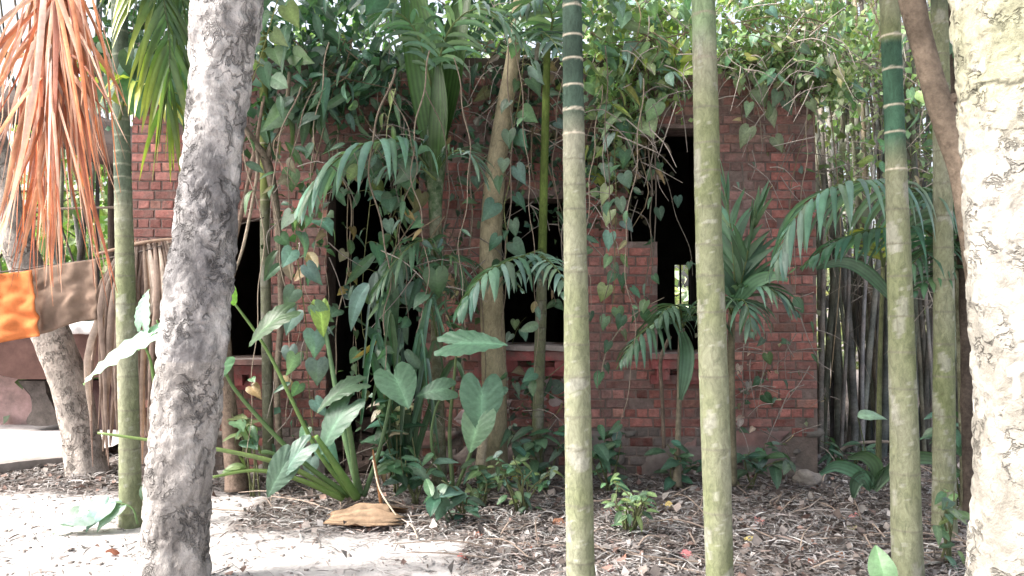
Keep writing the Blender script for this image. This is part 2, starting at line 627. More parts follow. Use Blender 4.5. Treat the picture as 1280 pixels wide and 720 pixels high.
# plinth: rough grey render, broken at its right end
mb = MB()
for (a, b) in ((XL - 0.03, OPEN[1][0]), (OPEN[1][1], XR + 0.05)):
    n = int((b - a) / 0.035)
    v, c = [], []
    rows = 17
    for k in range(rows):
        for i in range(n + 1):
            x = a + (b - a) * i / n
            zz = -0.1 + (PL_Z + 0.1) * k / (rows - 1) + (0.03 * noise.noise(Vector((x * 3, k, 0))) if k == rows - 1 else 0)
            y = WY - 0.035 + 0.03 * fbm((x, 0, zz), 2.2, 4)
            if noise.noise(Vector((x * 2.1, zz * 3.2, 12))) + .5 * noise.noise(Vector((x * 7, zz * 9, 2))) < .06 or k == rows - 1:
                y = WY + 0.05
            edge = x - wx(985)
            if edge > 0 and zz < 0.32 - 0.1 * noise.noise(Vector((x * 9, zz * 9, 0))) and zz < 0.12 + edge * 0.8:
                y += 0.3
            v.append((x, y, zz))
            f = min(1, max(0, 0.5 + 1.5 * fbm((x, 3, zz), 1.6, 3)))
            col = np.array((0.175, 0.142, 0.133)) * (1 - f) + np.array((0.125, 0.115, 0.105)) * f
            if zz > PL_Z - 0.14 and f < 0.5:
                col = np.array((0.21, 0.125, 0.115))
            c.append(col * (0.9 if zz < 0.18 else 1))
    q = [(k * (n + 1) + i, k * (n + 1) + i + 1, (k + 1) * (n + 1) + i + 1, (k + 1) * (n + 1) + i) for k in range(rows - 1) for i in range(n)]
    mb.add(v, q, None, np.array(c))
    box(mb, b - 0.02 - (.05 if b > XR else 0), b - (.05 if b > XR else 0) + .004, WY + 0.02, WY + TH, -0.1, PL_Z - 0.002, (0.13, 0.11, 0.1))
mb.build('plinth', M_CONC, ruin)

# window sills with corbel blocks
RED = (0.29, 0.095, 0.095)
for (a, b, c, d), worn in ((OPEN[0], 0), (OPEN[2], 1), (OPEN[3], 0)):
    m1 = MB()
    n = 24
    x0, x1 = a - 0.09, b + 0.09
    prof = [(0.0, 0.0), (-0.17, -0.005), (-0.175, -0.05), (0.0, -0.055)]
    for k in range(3):
        v, q = [], []
        for i in range(n + 1):
            x = x0 + (x1 - x0) * i / n
            for (dy, dz) in prof[k:k + 2]:
                v.append((x, WY + dy + (0.012 * fbm((x * 6, dy, 1)) if dy < 0 else TH * 0.9 if k == 0 else 0), c + dz + (0.012 * fbm((x * 5, 2, dy)) if worn else 0)))
        q = [(2 * i, 2 * i + 2, 2 * i + 3, 2 * i + 1) for i in range(n)]
        m1.add(v, q, None, (0.3, 0.26, 0.25) if worn or k == 0 else (0.27, 0.15, 0.14))
    for x in (x0, x1):
        m1.add([(x, WY + dy, c + dz) for dy, dz in prof], [(0, 1, 2, 3)], None, (0.28, 0.22, 0.21))
    sl = m1.build('window_sill', M_CONC, ruin, smooth=False)
    m2 = MB()
    box(m2, x0 + 0.01, x1 - 0.01, WY - 0.14, WY + 0.01, c - 0.135, c - 0.057, RED, 0.004)
    m2.build('moulding', M_PAINT, sl, smooth=False)
    nb = max(3, int((x1 - x0) / 0.19))
    for i in range(nb):
        xc = x0 + (x1 - x0) * (i + 0.5) / nb
        m3 = MB()
        box(m3, xc - 0.055 - (0.03 if i % 2 else 0), xc + 0.055, WY - 0.11, WY + 0.01, c - 0.235, c - 0.137, np.array(RED) * R.uniform(0.7, 1.1), 0.005)
        m3.build('corbel', M_PAINT, sl, smooth=False)
    m4 = MB()
    box(m4, x0 + 0.02, x1 - 0.02, WY - 0.06, WY + 0.008, c - 0.275, c - 0.196, np.array(RED) * 0.85, 0.003)
    m4.build('string_course', M_PAINT, sl, smooth=False)
# worn panel below the middle window: pink crumbling plaster patches
mb = MB()
for k in range(70):
    x, zz = R.uniform(wx(572), wx(712)), R.uniform(wz(530), wz(468))
    s = R.uniform(0.03, 0.09)
    a = np.sort(NR.uniform(0, 2 * math.pi, 7))
    v = [(x, WY - 0.02 - 0.008 * R.random(), zz)] + [(x + s * math.cos(t) * R.uniform(.7, 1), WY - 0.004 - 0.006 * R.random(), zz + 0.7 * s * math.sin(t) * R.uniform(.7, 1)) for t in a]
    mb.add(v, None, [(0, 1 + i, 1 + (i + 1) % 7) for i in range(7)], np.array((0.42, 0.33, 0.33)) * R.uniform(0.6, 1.15) if R.random() < 0.7 else np.array((0.35, 0.13, 0.12)))
mb.build('crumbling_plaster', M_CONC, ruin, kind='stuff')

# rooms behind: inner walls painted near black, floor and the rest of the flat roof
mb = MB()
YB = 10.8
dark = (0.045, 0.041, 0.038)  # shade of the unlit rooms put into the wall colour
bw0, bw1, bz0, bz1 = float(at(842, 0, YB)[0]), float(at(870, 0, YB)[0]), float(at(0, 388, YB)[2]), float(at(0, 330, YB)[2])
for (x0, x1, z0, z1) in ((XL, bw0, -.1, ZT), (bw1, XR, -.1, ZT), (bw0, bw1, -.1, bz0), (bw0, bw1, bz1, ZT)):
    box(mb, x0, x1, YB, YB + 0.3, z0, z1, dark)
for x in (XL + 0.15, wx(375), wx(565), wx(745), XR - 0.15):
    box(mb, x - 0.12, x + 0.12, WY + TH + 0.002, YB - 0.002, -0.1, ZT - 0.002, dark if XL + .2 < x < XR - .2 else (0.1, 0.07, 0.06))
mb.build('inner_walls', M_MATTE, ruin, smooth=False)
mb = MB()
box(mb, bw0 + 0.08, bw0 + 0.1, YB + 0.05, YB + 0.08, bz0, bz1, (0.05, 0.045, 0.04))
box(mb, bw0 + 0.2, bw0 + 0.225, YB + 0.05, YB + 0.08, bz0, bz1, (0.05, 0.045, 0.04))
mb.build('window_bar', M_MATTE, ruin, smooth=False)
mb = MB()
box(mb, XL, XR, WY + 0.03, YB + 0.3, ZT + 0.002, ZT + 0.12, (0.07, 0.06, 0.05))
mb.build('roof', M_MATTE, ruin, smooth=False)
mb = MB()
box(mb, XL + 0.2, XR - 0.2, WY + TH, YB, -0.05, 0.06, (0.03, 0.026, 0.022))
mb.build('floor_slab', M_MATTE, ruin, smooth=False)
mb = MB()
for k in range(46):
    x, y = R.uniform(wx(412), wx(520)), R.uniform(WY + 0.05, WY + 0.8)
    zt = 0.05 + 0.55 * (y - WY + 0.2) * R.random()
    s = R.uniform(0.06, 0.13)
    box(mb, x - s, x + s, y - s * .6, y + s * .6, zt - s * .5, zt + s * .5, np.array((0.11, 0.08, 0.07)) * R.uniform(.6, 1.3), 0.025)
mb.build('rubble', M_STONE, ruin, smooth=False, kind='stuff')


# ------------------------------------------------------------------ trunks
def trunk_mesh(ptw, n, seg, colf, disp=None):
    """ptw: rows px, py, Y, width in px of the photograph"""
    P = ap([r[:3] for r in ptw])
    r = np.array([0.5 * q[3] / FPX * q[2] for q in ptw])
    mb = MB()
    pr = spline(np.hstack([P, r[:, None]]), n)
    v, p, rr = tube(mb, pr[:, :3], np.maximum(pr[:, 3], 0.002), seg, disp=disp)
    mb.c[-1] = np.array([colf(q, i // seg / (n - 1), (i % seg) / seg) for i, q in enumerate(v)])
    return mb, p, rr


def rough_disp(amp, s, plates=0.0, ps=12.0, zs=0.5):
    def f(p, ring, r):
        out = np.ones(ring.shape[:2])
        for i in range(ring.shape[0]):
            for j in range(ring.shape[1]):
                q = Vector(p[i] + ring[i, j] * r[i])
                q.z *= zs
                d = amp * noise.fractal(q * s, 0.9, 2.1, 4)
                if plates:
                    dist, _ = noise.voronoi(q * ps + Vector((noise.noise(q * 20), 0, noise.noise(q * 17))) * 0.6)
                    d += plates * (min(0.35, dist[1] - dist[0]) - 0.2)
                out[i, j] += d
        return out
    return f


FL = 'Col'
# leaf outlines (half), unit length, petiole at the origin, tip at y = 1
HEART = [(0, 0.0), (.10, -.12), (.25, -.17), (.40, -.09), (.47, .1), (.43, .33), (.31, .56), (.16, .78), (.05, .93), (0, 1)]
ARROW = [(0, 0.0), (.09, -.22), (.2, -.33), (.31, -.25), (.37, -.02), (.38, .2), (.32, .45), (.2, .7), (.08, .9), (0, 1)]
LANCE = [(0, 0), (.06, .03), (.12, .15), (.155, .32), (.15, .5), (.115, .68), (.06, .86), (0, 1)]
OVAL = [(0, 0), (.1, .03), (.21, .16), (.27, .36), (.26, .55), (.19, .75), (.09, .91), (0, 1)]


def leaf_mesh(out, n=9, fold=0.25, droop=0.3, ripple=0.0, col=(1, 1, 1), vein=1.35, seed=0, cols=3, mat=None, twist=0.0):
    o = spline(np.hstack([np.array(out, float), np.zeros((len(out), 1))]), n)[:, :2]
    rg = np.random.RandomState(seed)
    mb = MB()
    v, c, q = [], [], []
    ph = rg.uniform(0, 6)
    for s in (-1, 1):
        b0 = len(v)
        for i in range(n):
            t = i / (n - 1)
            m = np.array((0, max(0.0, t ** 0.9)))
            for k in range(cols):
                f = k / (cols - 1)
                e = np.array((s * o[i][0], o[i][1]))
                xy = m * (1 - f) + e * f
                z = fold * abs(xy[0]) - droop * max(0, xy[1]) ** 2 + (0.0 if xy[1] > 0 else -0.5 * xy[1] ** 2) - 0.6 * fold * xy[0] ** 2 * 3
                z += ripple * f * math.sin(i * 2.4 + ph + s) + 0.35 * ripple * math.sin(4 * xy[1] + ph)
                z += twist * xy[0] * xy[1]
                v.append((xy[0], xy[1], z))
                k_ = np.array(col, float) * (vein if k == 0 else (1.0 + 0.10 * (i % 2)) if k == 1 else 0.93)
                c.append(k_ * (1 + rg.uniform(-.06, .06)))
        for i in range(n - 1):
            for k in range(cols - 1):
                a = b0 + i * cols + k
                qd = (a, a + 1, a + cols + 1, a + cols)
                q.append(qd if s > 0 else qd[::-1])
    mb.add(v, q, None, np.array(c))
    return mb.mesh('leaf', mat or M_LEAF)


LM = {
    'heart': [leaf_mesh(HEART, 10, .3, .25 + .1 * k, .02, seed=k, twist=.25 * (k - 1)) for k in range(4)],
    'arrow': [leaf_mesh(ARROW, 22, .18, .2 + .2 * k, .026, seed=k, vein=1.6, cols=5) for k in range(3)],
    'lance': [leaf_mesh(LANCE, 9, .35, .2 + .25 * k, .008, seed=k, twist=.5 * (k - 1)) for k in range(4)],
    'oval': [leaf_mesh(OVAL, 9, .3, .15 + .2 * k, .015, seed=k, twist=.3 * (k - 1)) for k in range(4)],
    'dry': [leaf_mesh(OVAL, 8, .9, .3 + .5 * k, .06, seed=k, mat=M_DRY, twist=.8 * (k - 1)) for k in range(3)],
}


def axes_matrix(pos, d, nrm, s, wide=1.0):
    y = norm(d)
    z = np.asarray(nrm, float)
    z = norm(z - y * z.dot(y))
    x = np.cross(y, z)
    M = Matrix(((x[0] * s * wide, y[0] * s, z[0] * s, pos[0]), (x[1] * s * wide, y[1] * s, z[1] * s, pos[1]), (x[2] * s * wide, y[2] * s, z[2] * s, pos[2]), (0, 0, 0, 1)))
    return M


def leaf(parent, kind, pos, d, nrm, s, tint, wide=1.0, name='leaf', v=None):
    ms = LM[kind]
    return place(name, ms[R.randrange(len(ms)) if v is None else v], parent, axes_matrix(pos, d, nrm, s, wide * R.uniform(.74, 1.14)), tuple(float(min(1, max(0, t))) for t in tint))


G_DARK = np.array((0.04, 0.09, 0.058))
G_MID = np.array((0.072, 0.145, 0.085))
G_BLUE = np.array((0.105, 0.18, 0.14))
G_LIGHT = np.array((0.18, 0.265, 0.13))
G_YEL = np.array((0.26, 0.31, 0.08))


def gtint(base, var=0.25):
    return np.asarray(base) * R.uniform(1 - var, 1 + var) * np.array((R.uniform(.85, 1.2), 1, R.uniform(.8, 1.2)))


# ------------------------------------------------------------------ fronds
def leaflet_geo(base, T, d0, L, W, droop, bend=0.0, K=6, tipcut=0.0):
    """A folded strip: starts along d0, sags under gravity."""
    s = np.linspace(0, 1, K)
    d0 = norm(d0)
    pts = [np.asarray(base, float)]
    d = d0.copy()
    for i in range(1, K):
        d = norm(d + np.array((0, 0, -1.0)) * droop * (0.35 + 0.9 * s[i]) * 2.0 / K)
        pts.append(pts[-1] + d * L / (K - 1))
    pts = np.array(pts)
    D = np.gradient(pts, axis=0)
    D /= np.linalg.norm(D, axis=1)[:, None]
    wd = T[None, :] - D * (D @ T)[:, None]
    wd /= np.linalg.norm(wd, axis=1)[:, None] + 1e-6
    nn = np.cross(D, wd)
    w_ = W * np.minimum(1, 0.35 + s * 3.2) * (1 - s ** 3 * (1 - tipcut))
    w_[-1] = max(w_[-1], W * 0.03)
    v = np.concatenate([pts - wd * w_[:, None], pts - nn * (w_ * 0.35)[:, None], pts + wd * w_[:, None]])
    q = []
    for i in range(K - 1):
        q += [(i, i + 1, K + i + 1, K + i), (K + i, K + i + 1, 2 * K + i + 1, 2 * K + i)]
    return v, q


def frond(parent, path, n, Lmax, W, col, droop=0.8, spread=60, start=0.12, split=True, mat=None, rcol=(0.12, 0.16, 0.06), rrad=0.011, lift=0.15,
          name='frond', lname='leaflet', upv=(0, 0, 1), jit=0.15, tipcut=0.0, lenpow=1.0, tipcol=None, K=6, sides=(-1, 1), prof=None):
    P = spline(path, 40)
    T = np.gradient(P, axis=0)
    T /= np.linalg.norm(T, axis=1)[:, None]
    rm = MB()
    tube(rm, P[::3], np.linspace(rrad, rrad * 0.25, len(P[::3])), 6, rcol)
    mat = mat or M_FROND
    fr = None
    if split:
        fr = rm.build(name, mat, parent)
    mbm = rm
    up = np.array(upv, float)
    for k in range(n):
        t = start + (1 - start) * (k + 0.5) / n
        i = min(39, int(t * 39))
        tt = T[i]
        side = norm(np.cross(tt, up))
        nrm = np.cross(side, tt)
        for s in sides:
            ang = math.radians(spread * (1 - 0.55 * t ** 2) + R.uniform(-8, 8))
            d0 = tt * math.cos(ang) + s * side * math.sin(ang) + nrm * (lift + R.uniform(-jit, jit))
            pr = prof(t) if prof else math.sin(math.pi * min(1, 0.18 + 0.8 * t)) ** lenpow
            L = Lmax * pr * R.uniform(0.85, 1.08)
            if L < 0.05:
                continue
            v, q = leaflet_geo(P[i] + tt * R.uniform(-.01, .01), tt, d0, L, W * R.uniform(.8, 1.1), droop * R.uniform(.7, 1.3), K=K, tipcut=tipcut)
            c = np.asarray(col) * R.uniform(.75, 1.25) * np.array((R.uniform(.85, 1.2), 1, R.uniform(.85, 1.15)))
            cc = np.tile(c, (len(v), 1))
            if tipcol is not None:
                f = np.tile(np.linspace(0, 1, K) ** 2, 3)[:, None]
                cc = cc * (1 - f) + np.asarray(tipcol) * R.uniform(.7, 1.2) * f
            cc[K:2 * K] *= 1.25
            if split:
                m_ = MB()
                m_.add(v, q, None, cc)
                m_.build(lname, mat, fr)
            else:
                mbm.add(v, q, None, cc)
    if not split:
        fr = rm.build(name, mat, parent)
    return fr


def crown_fronds(root, top, n, L, Lf, tilt=(0.2, 1.1), col=G_MID, nl=22):
    """The crown of a palm above the picture: arching fronds, each one part."""
    for k in range(n):
        a = 2 * math.pi * (k + R.uniform(-.2, .2)) / n
        el = R.uniform(*tilt)
        h = np.array((math.cos(a), math.sin(a), 0))
        p = [np.asarray(top)]
        d = norm(h * math.cos(el) + np.array((0, 0, math.sin(el))))
        for i in range(6):
            p.append(p[-1] + d * L / 6)
            d = norm(d + np.array((0, 0, -0.28)))
        frond(root, p, nl, Lf, 0.022, gtint(col), droop=0.7, split=False, K=4, rrad=0.016)


# ---- ringed areca palms
def palm(label, ptw, rings, greens, crown=None, group='slender areca palm trunks in front of the ruin', seed=0, light=1.0, n=560, seg=20, base_moss=1.0, gcol=(0.055, 0.09, 0.068), scar=(0.5, 0.45, 0.36)):
    """rings: py of leaf scars; greens: (py0, py1) spans still green between white scars."""
    b = at(*ptw[0][:3])
    root = thing('areca_palm', label, 'palm', (b[0], b[1], 0), group)
    # scar heights in metres along z
    Yb = ptw[0][2]
    zr = [float(at(640, r, Yb)[2]) for r in rings]
    zg = [(float(at(640, y1, Yb)[2]), float(at(640, y0, Yb)[2])) for y0, y1 in greens]
    ztop = float(at(640, ptw[-1][1], Yb)[2])

    def colf(q, t, a):
        zz = q[2] + 0.006 * noise.noise(Vector((q[0] * 30, q[1] * 30, q[2] * 2)))
        f = 0.5 + 0.9 * fbm((q[0] * 3, q[1] * 3, q[2] * 1.6 + seed), 1, 4)
        c = np.array((0.225, 0.23, 0.165)) * (1 - f) + np.array((0.16, 0.18, 0.095)) * f
        pale = noise.noise(Vector((q[0] * 9, q[1] * 9, q[2] * 5 + seed)))
        if pale > 0.36:
            c = c * 0.6 + np.array((0.36, 0.35, 0.33)) * 0.4
        if noise.noise(Vector((q[0] * 42, q[1] * 42, q[2] * 30 + seed))) > 0.5:
            c = c * 0.6 + np.array((0.4, 0.4, 0.36)) * 0.4
        gr = max([min(1, max(0, (zz - a_) / 0.16)) * min(1, max(0, (b_ - zz) / 0.04)) for a_, b_ in zg] + [0])
        c = c * (1 - gr) + np.array(gcol) * (1 + 0.5 * noise.noise(Vector((q[0] * 8, q[1] * 8, q[2] * 4)))) * gr
        dz = min([abs(zz - r) for r in zr] + [9])
        rw = 0.0075
        if dz < rw:
            k = 1 - (dz / rw) ** 2
            sc_ = np.array(scar) if gr > 0.05 or any(abs(a_ - zz) < 0.09 or abs(b_ - zz) < 0.09 for a_, b_ in zg) else np.array((0.16, 0.155, 0.115))
            c = c * (1 - k) + sc_ * k
        return c * light

    def disp(p, ring, r):
        out = np.ones(ring.shape[:2])
        for i in range(len(p)):
            dz = min([abs(p[i][2] - q) for q in zr] + [9])
            out[i] += 0.03 * max(0, 1 - dz / 0.02)
            for j in range(ring.shape[1]):
                out[i, j] += 0.03 * noise.noise(Vector(p[i] * 6 + ring[i, j]))
        return out
    mb, p, rr = trunk_mesh(ptw, n, seg, colf, disp)
    mb.build('trunk', M_PALMBARK, root)
    if crown:
        crown_fronds(root, p[-1], *crown)
    return root


palm('pale green palm trunk between the orange dead frond and the mottled grey trunk',
     [(164, 662, 5.45, 29), (162, 560, 5.45, 25), (158, 400, 5.45, 24), (153, 200, 5.45, 20), (149, 0, 5.45, 19), (146, -150, 5.45, 18)],
     [640, 590, 560, 512, 470, 428, 380, 345, 318, 296, 275, 256, 240, 222, 206, 190, 170, 150, 130, 100, 70, 40, 10], [(-150, 262)], (9, 1.5, 0.55), seed=3, gcol=(0.12, 0.15, 0.11), scar=(.26, .27, .21))
palm('palm trunk in front of the middle window, dark green and white banded at the top',
     [(729, 760, 4.2, 41), (726, 720, 4.2, 36), (722, 500, 4.2, 33), (719, 300, 4.2, 29), (717, 150, 4.2, 27), (715, 0, 4.2, 24), (713, -170, 4.2, 22), (711, -420, 4.2, 20)],
     [700, 630, 560, 520, 470, 430, 395, 340, 318, 262, 232, 200, 168, 138, 108, 75, 45, 8, -30, -70], [(-420, 172)], (10, 1.8, 0.6), seed=11)
palm('tall plain palm trunk standing before the empty black opening, lowest part mossy',
     [(902, 760, 4.15, 37), (899, 700, 4.15, 34), (893, 500, 4.15, 36), (886, 300, 4.15, 33), (882, 120, 4.15, 31), (879, 0, 4.15, 29), (876, -170, 4.15, 26), (873, -420, 4.15, 24)],
     [640, 560, 470, 390, 345, 307, 260, 215, 180, 136, 75, 20, -40], [(-90, 70)], (10, 1.8, 0.6), seed=23, gcol=(0.14, 0.19, 0.11), scar=(.24, .22, .17))
palm('palm trunk with bright green banded upper stem, in front of the bamboo',
     [(1138, 760, 4.3, 40), (1134, 690, 4.3, 37), (1129, 500, 4.3, 33), (1123, 300, 4.3, 28), (1118, 150, 4.3, 24), (1112, 0, 4.3, 24), (1108, -170, 4.3, 22), (1104, -420, 4.3, 20)],
     [660, 590, 485, 440, 395, 345, 305, 262, 212, 166, 133, 87, 46, 0], [(47, 206)], (10, 1.8, 0.6), seed=37, gcol=(0.052, 0.115, 0.075))
palm('pale palm trunk behind the banded palm, before the bamboo at the far side',
     [(1181, 680, 5.2, 31), (1180, 600, 5.2, 27), (1180, 450, 5.2, 25), (1179, 300, 5.2, 23), (1177, 150, 5.2, 21), (1174, 0, 5.2, 20), (1171, -150, 5.2, 18)],
     [640, 600, 560, 520, 470, 430, 390, 350, 310, 270, 230, 190, 150, 110, 70, 30], [(-150, 20)], (9, 1.5, 0.55), seed=41, n=420, scar=(.3, .28, .22))
palm('thin dark ringed palm stem standing in front of the middle window sill',
     [(671, 585, 6.55, 17), (673, 500, 6.55, 14), (676, 400, 6.55, 14), (678, 310, 6.55, 11), (681, 180, 6.55, 10), (684, 60, 6.55, 9)],
     [570, 545, 520, 505, 487, 472, 458, 440, 425, 410, 392, 376, 350, 330], [(60, 338)], None, seed=53, n=420, seg=12, light=0.6, gcol=(0.14, 0.2, 0.05))
palm('slim yellow green stem beside the doorway, partly hidden by vines',
     [(336, 585, 6.6, 15), (334, 480, 6.6, 13), (332, 350, 6.6, 13), (331, 200, 6.6, 12), (329, 60, 6.6, 10), (328, -40, 6.6, 9)],
     [560, 520, 480, 440, 400, 360, 320, 285, 250, 215, 180, 140, 100], [(-40, 260)], None, seed=61, n=420, seg=12, light=0.7, gcol=(0.2, 0.24, 0.08))

# ---- mottled leaning trunk, front left
def col_t1(q, t, a):
    f = fbm((q[0] * 5, q[1] * 5, q[2] * 3.2), 1, 5)
    h = q[2]
    bias = -0.5 + 0.62 * max(0, min(1, (2.75 - h) / .5)) + .22 * max(0, 1 - abs(h - 2.0) / .5)
    bias += 0.25 * noise.noise(Vector((q[0] * 3, q[1] * 3, h * 2)))
    x = max(0, min(1, 0.5 + 1.1 * f + bias))
    pale = np.array((0.47, 0.45, 0.44))
    dk = np.array((0.18, 0.173, 0.175))
    c = pale * (1 - x) + dk * x
    if h < 1.2:
        c = c * 0.6 + np.array((0.24, 0.215, 0.19)) * 0.4
    return c


b = at(215, 740, 4.3)
t1 = thing('tree', 'mottled grey leaning tree trunk with flaking bark, in front of the small window', 'tree', (b[0], 4.3, 0))
mb, p, r = trunk_mesh([(212, 752, 4.3, 98), (217, 700, 4.3, 82), (224, 600, 4.3, 78), (236, 480, 4.3, 80), (247, 380, 4.3, 82), (257, 280, 4.3, 74), (267, 180, 4.3, 72), (276, 80, 4.3, 76), (285, 0, 4.3, 86), (296, -120, 4.3, 78), (318, -420, 4.3, 66)],
                      420, 84, col_t1, rough_disp(0.09, 7.0, 0.2, 13.0, 0.7))
mb.build('trunk', M_BARKGREY, t1)
T1TOP = p[-1]

# ---- big pale trunk at the right edge
def col_t5(q, t, a):
    f = fbm((q[0] * 6, q[1] * 6, q[2] * 4), 1, 5)
    h = q[2]
    up = max(0, min(1, (h - 1.95) / 0.25))
    x = max(0, min(1, 0.42 + 1.2 * f))
    top = np.array((0.38, 0.36, 0.285)) * (1 - x) + np.array((0.3, 0.3, 0.21)) * x
    low = np.array((0.37, 0.355, 0.32)) * (1 - x) + np.array((0.25, 0.235, 0.205)) * x
    c = top * up + low * (1 - up)
    s = noise.noise(Vector((q[0] * 14 + 3, q[1] * 14, h * 12)))
    if s > 0.5:
        c = np.array((0.6, 0.6, 0.56))
    if abs(h - (2.225 + 0.03 * noise.noise(Vector((q[0] * 9, q[1] * 9, 0))) + 0.12 * (q[0] - 1.7))) < 0.008:
        c = c * 0.35
    return c


b = at(1300, 720, 2.7)
t5 = thing('tree', 'thick pale lichen covered tree trunk cut by the edge of the view', 'tree', (b[0], 2.7, 0))
mb, p, r = trunk_mesh([(1302, 960, 2.7, 190), (1300, 760, 2.7, 164), (1301, 640, 2.7, 152), (1302, 520, 2.7, 150), (1298, 400, 2.7, 150), (1291, 260, 2.7, 152), (1286, 120, 2.7, 158), (1279, 0, 2.7, 162), (1272, -150, 2.7, 150), (1262, -700, 2.7, 130)],
                      420, 96, col_t5, rough_disp(0.03, 9.0, 0.13, 17.0, 0.7))
mb.build('trunk', M_BARKPALE, t5)
T5TOP = p[-1]

# ---- curved brown tree at the right, with a side branch
def brown(cd, s=6.0, v=0.5):
    def f(q, t, a):
        return np.array(cd) * (1 + v * fbm((q[0] * s, q[1] * s, q[2] * s * .6), 1, 4))
    return f


b = at(1232, 700, 4.0)
t4 = thing('tree', 'curved brown tree stem with short side branch, leaning behind the thick pale trunk', 'tree', (b[0], 4.0, 0))
mb, p, r = trunk_mesh([(1234, 760, 4.0, 16), (1232, 600, 4.0, 15), (1230, 480, 4.0, 17), (1222, 380, 4.0, 20), (1212, 290, 4.0, 25), (1202, 215, 4.0, 29), (1186, 165, 4.0, 31), (1168, 110, 4.0, 29), (1152, 50, 4.0, 28), (1138, -10, 4.0, 31), (1118, -120, 4.0, 30), (1090, -380, 4.0, 26)],
                      170, 20, brown((0.19, 0.15, 0.115)), rough_disp(0.07, 9.0))
mb.build('trunk', M_BARK, t4)
T4TOP = p[-1]
mb, p, r = trunk_mesh([(1172, 138, 4.0, 20), (1182, 126, 3.98, 13), (1196, 121, 3.95, 11), (1216, 116, 3.9, 10), (1260, 100, 3.85, 7)], 24, 10, brown((0.2, 0.16, 0.125)))
mb.build('branch', M_BARK, t4)

# ---- leaning pale trunk behind the towel
b = at(108, 592, 7.1)
t2 = thing('tree', 'pale leaning tree trunk behind the hanging brown towel', 'tree', (b[0], 7.1, 0))
mb, p, r = trunk_mesh([(112, 600, 7.1, 54), (104, 560, 7.1, 45), (90, 490, 7.1, 43), (68, 430, 7.1, 44), (45, 370, 7.1, 42), (22, 300, 7.1, 38), (2, 230, 7.1, 36), (-20, 120, 7.1, 34), (-50, -60, 7.1, 30), (-80, -172, 7.1, 26)],
                      110, 24, brown((0.36, 0.32, 0.29), 5, 0.6), rough_disp(0.07, 7.0))
mb.build('trunk', M_BARKGREY, t2)
T2TOP = at(-80, -170, 7.1)
# ---- smooth tan trunk before the wall, middle
b = at(617, 588, 6.75)
t3 = thing('tree', 'smooth tan curved trunk beside the middle window, climbed by a heart leaved vine', 'tree', (b[0], 6.75, 0))
mb, p, r = trunk_mesh([(618, 592, 6.75, 34), (618, 520, 6.72, 32), (617, 440, 6.7, 31), (614, 360, 6.68, 30), (614, 290, 6.66, 28), (620, 210, 6.64, 25), (630, 140, 6.62, 22), (640, 80, 6.6, 18), (648, 10, 6.6, 15), (655, -60, 6.6, 12)],
                      130, 18, brown((0.29, 0.255, 0.17), 5, 0.3), rough_disp(0.03, 7.0))
mb.build('trunk', M_PALMBARK, t3)
# ---- twisted brown stem beside the mottled trunk
b = at(292, 606, 6.4)
td = thing('tree', 'twisted brown woody stem below the small black window', 'tree', (b[0], 6.4, 0))
mb, p, r = trunk_mesh([(296, 612, 6.4, 30), (291, 560, 6.4, 22), (284, 490, 6.4, 19), (280, 430, 6.4, 17), (277, 380, 6.4, 14), (287, 330, 6.4, 7), (303, 260, 6.4, 5), (318, 190, 6.4, 5), (330, 120, 6.4, 4)],
                      110, 14, brown((0.2, 0.15, 0.12)), rough_disp(0.14, 8.0))
mb.build('trunk', M_BARK, td)
# forked thin climber beside the slim stem
b = at(348, 590, 6.45)
tf = thing('climber', 'bare forked woody climber crossing the brick beside the slim stem', 'climber', (b[0], 6.45, 0))
mb, p, r = trunk_mesh([(352, 592, 6.5, 9), (346, 480, 6.5, 8), (352, 380, 6.48, 9), (346, 270, 6.45, 10), (334, 205, 6.45, 12), (318, 178, 6.4, 9), (300, 152, 6.35, 6)], 80, 8, brown((0.2, 0.165, 0.13)), rough_disp(0.1, 9))
mb.build('stem', M_BARK, tf)
mb, p, r = trunk_mesh([(334, 198, 6.45, 9), (345, 165, 6.45, 7), (358, 130, 6.45, 6), (362, 90, 6.45, 5)], 30, 8, brown((0.2, 0.165, 0.13)))
mb.build('branch', M_BARK, tf)
mb, p, r = trunk_mesh([(316, 178, 6.4, 6), (322, 210, 6.4, 4), (306, 300, 6.38, 4), (292, 345, 6.35, 3)], 30, 6, brown((0.24, 0.2, 0.16)))
mb.build('branch', M_BARK, tf)
# dark vine covered trunk at top right
b = at(1192, 560, 5.6)
tv = thing('tree', 'dark rough stem wrapped in vine behind the curved brown stem', 'tree', (b[0], 5.6, 0))
mb, p, r = trunk_mesh([(1212, 650, 5.6, 15), (1210, 480, 5.6, 16), (1205, 300, 5.6, 17), (1196, 130, 5.6, 20), (1188, 0, 5.6, 20), (1180, -150, 5.6, 18)], 90, 14, brown((0.075, 0.06, 0.05)), rough_disp(0.2, 9))
mb.build('trunk', M_BARK, tv)
for k in range(16):
    py = R.uniform(5, 330)
    pos = at(1196 + R.uniform(-16, 16), py, 5.5)
    leaf(tv, 'heart', pos, (R.uniform(-.8, .8), -.3, -1), (R.uniform(-.5, .5), -1, .5), R.uniform(.1, .2), gtint(G_MID * 1.3))

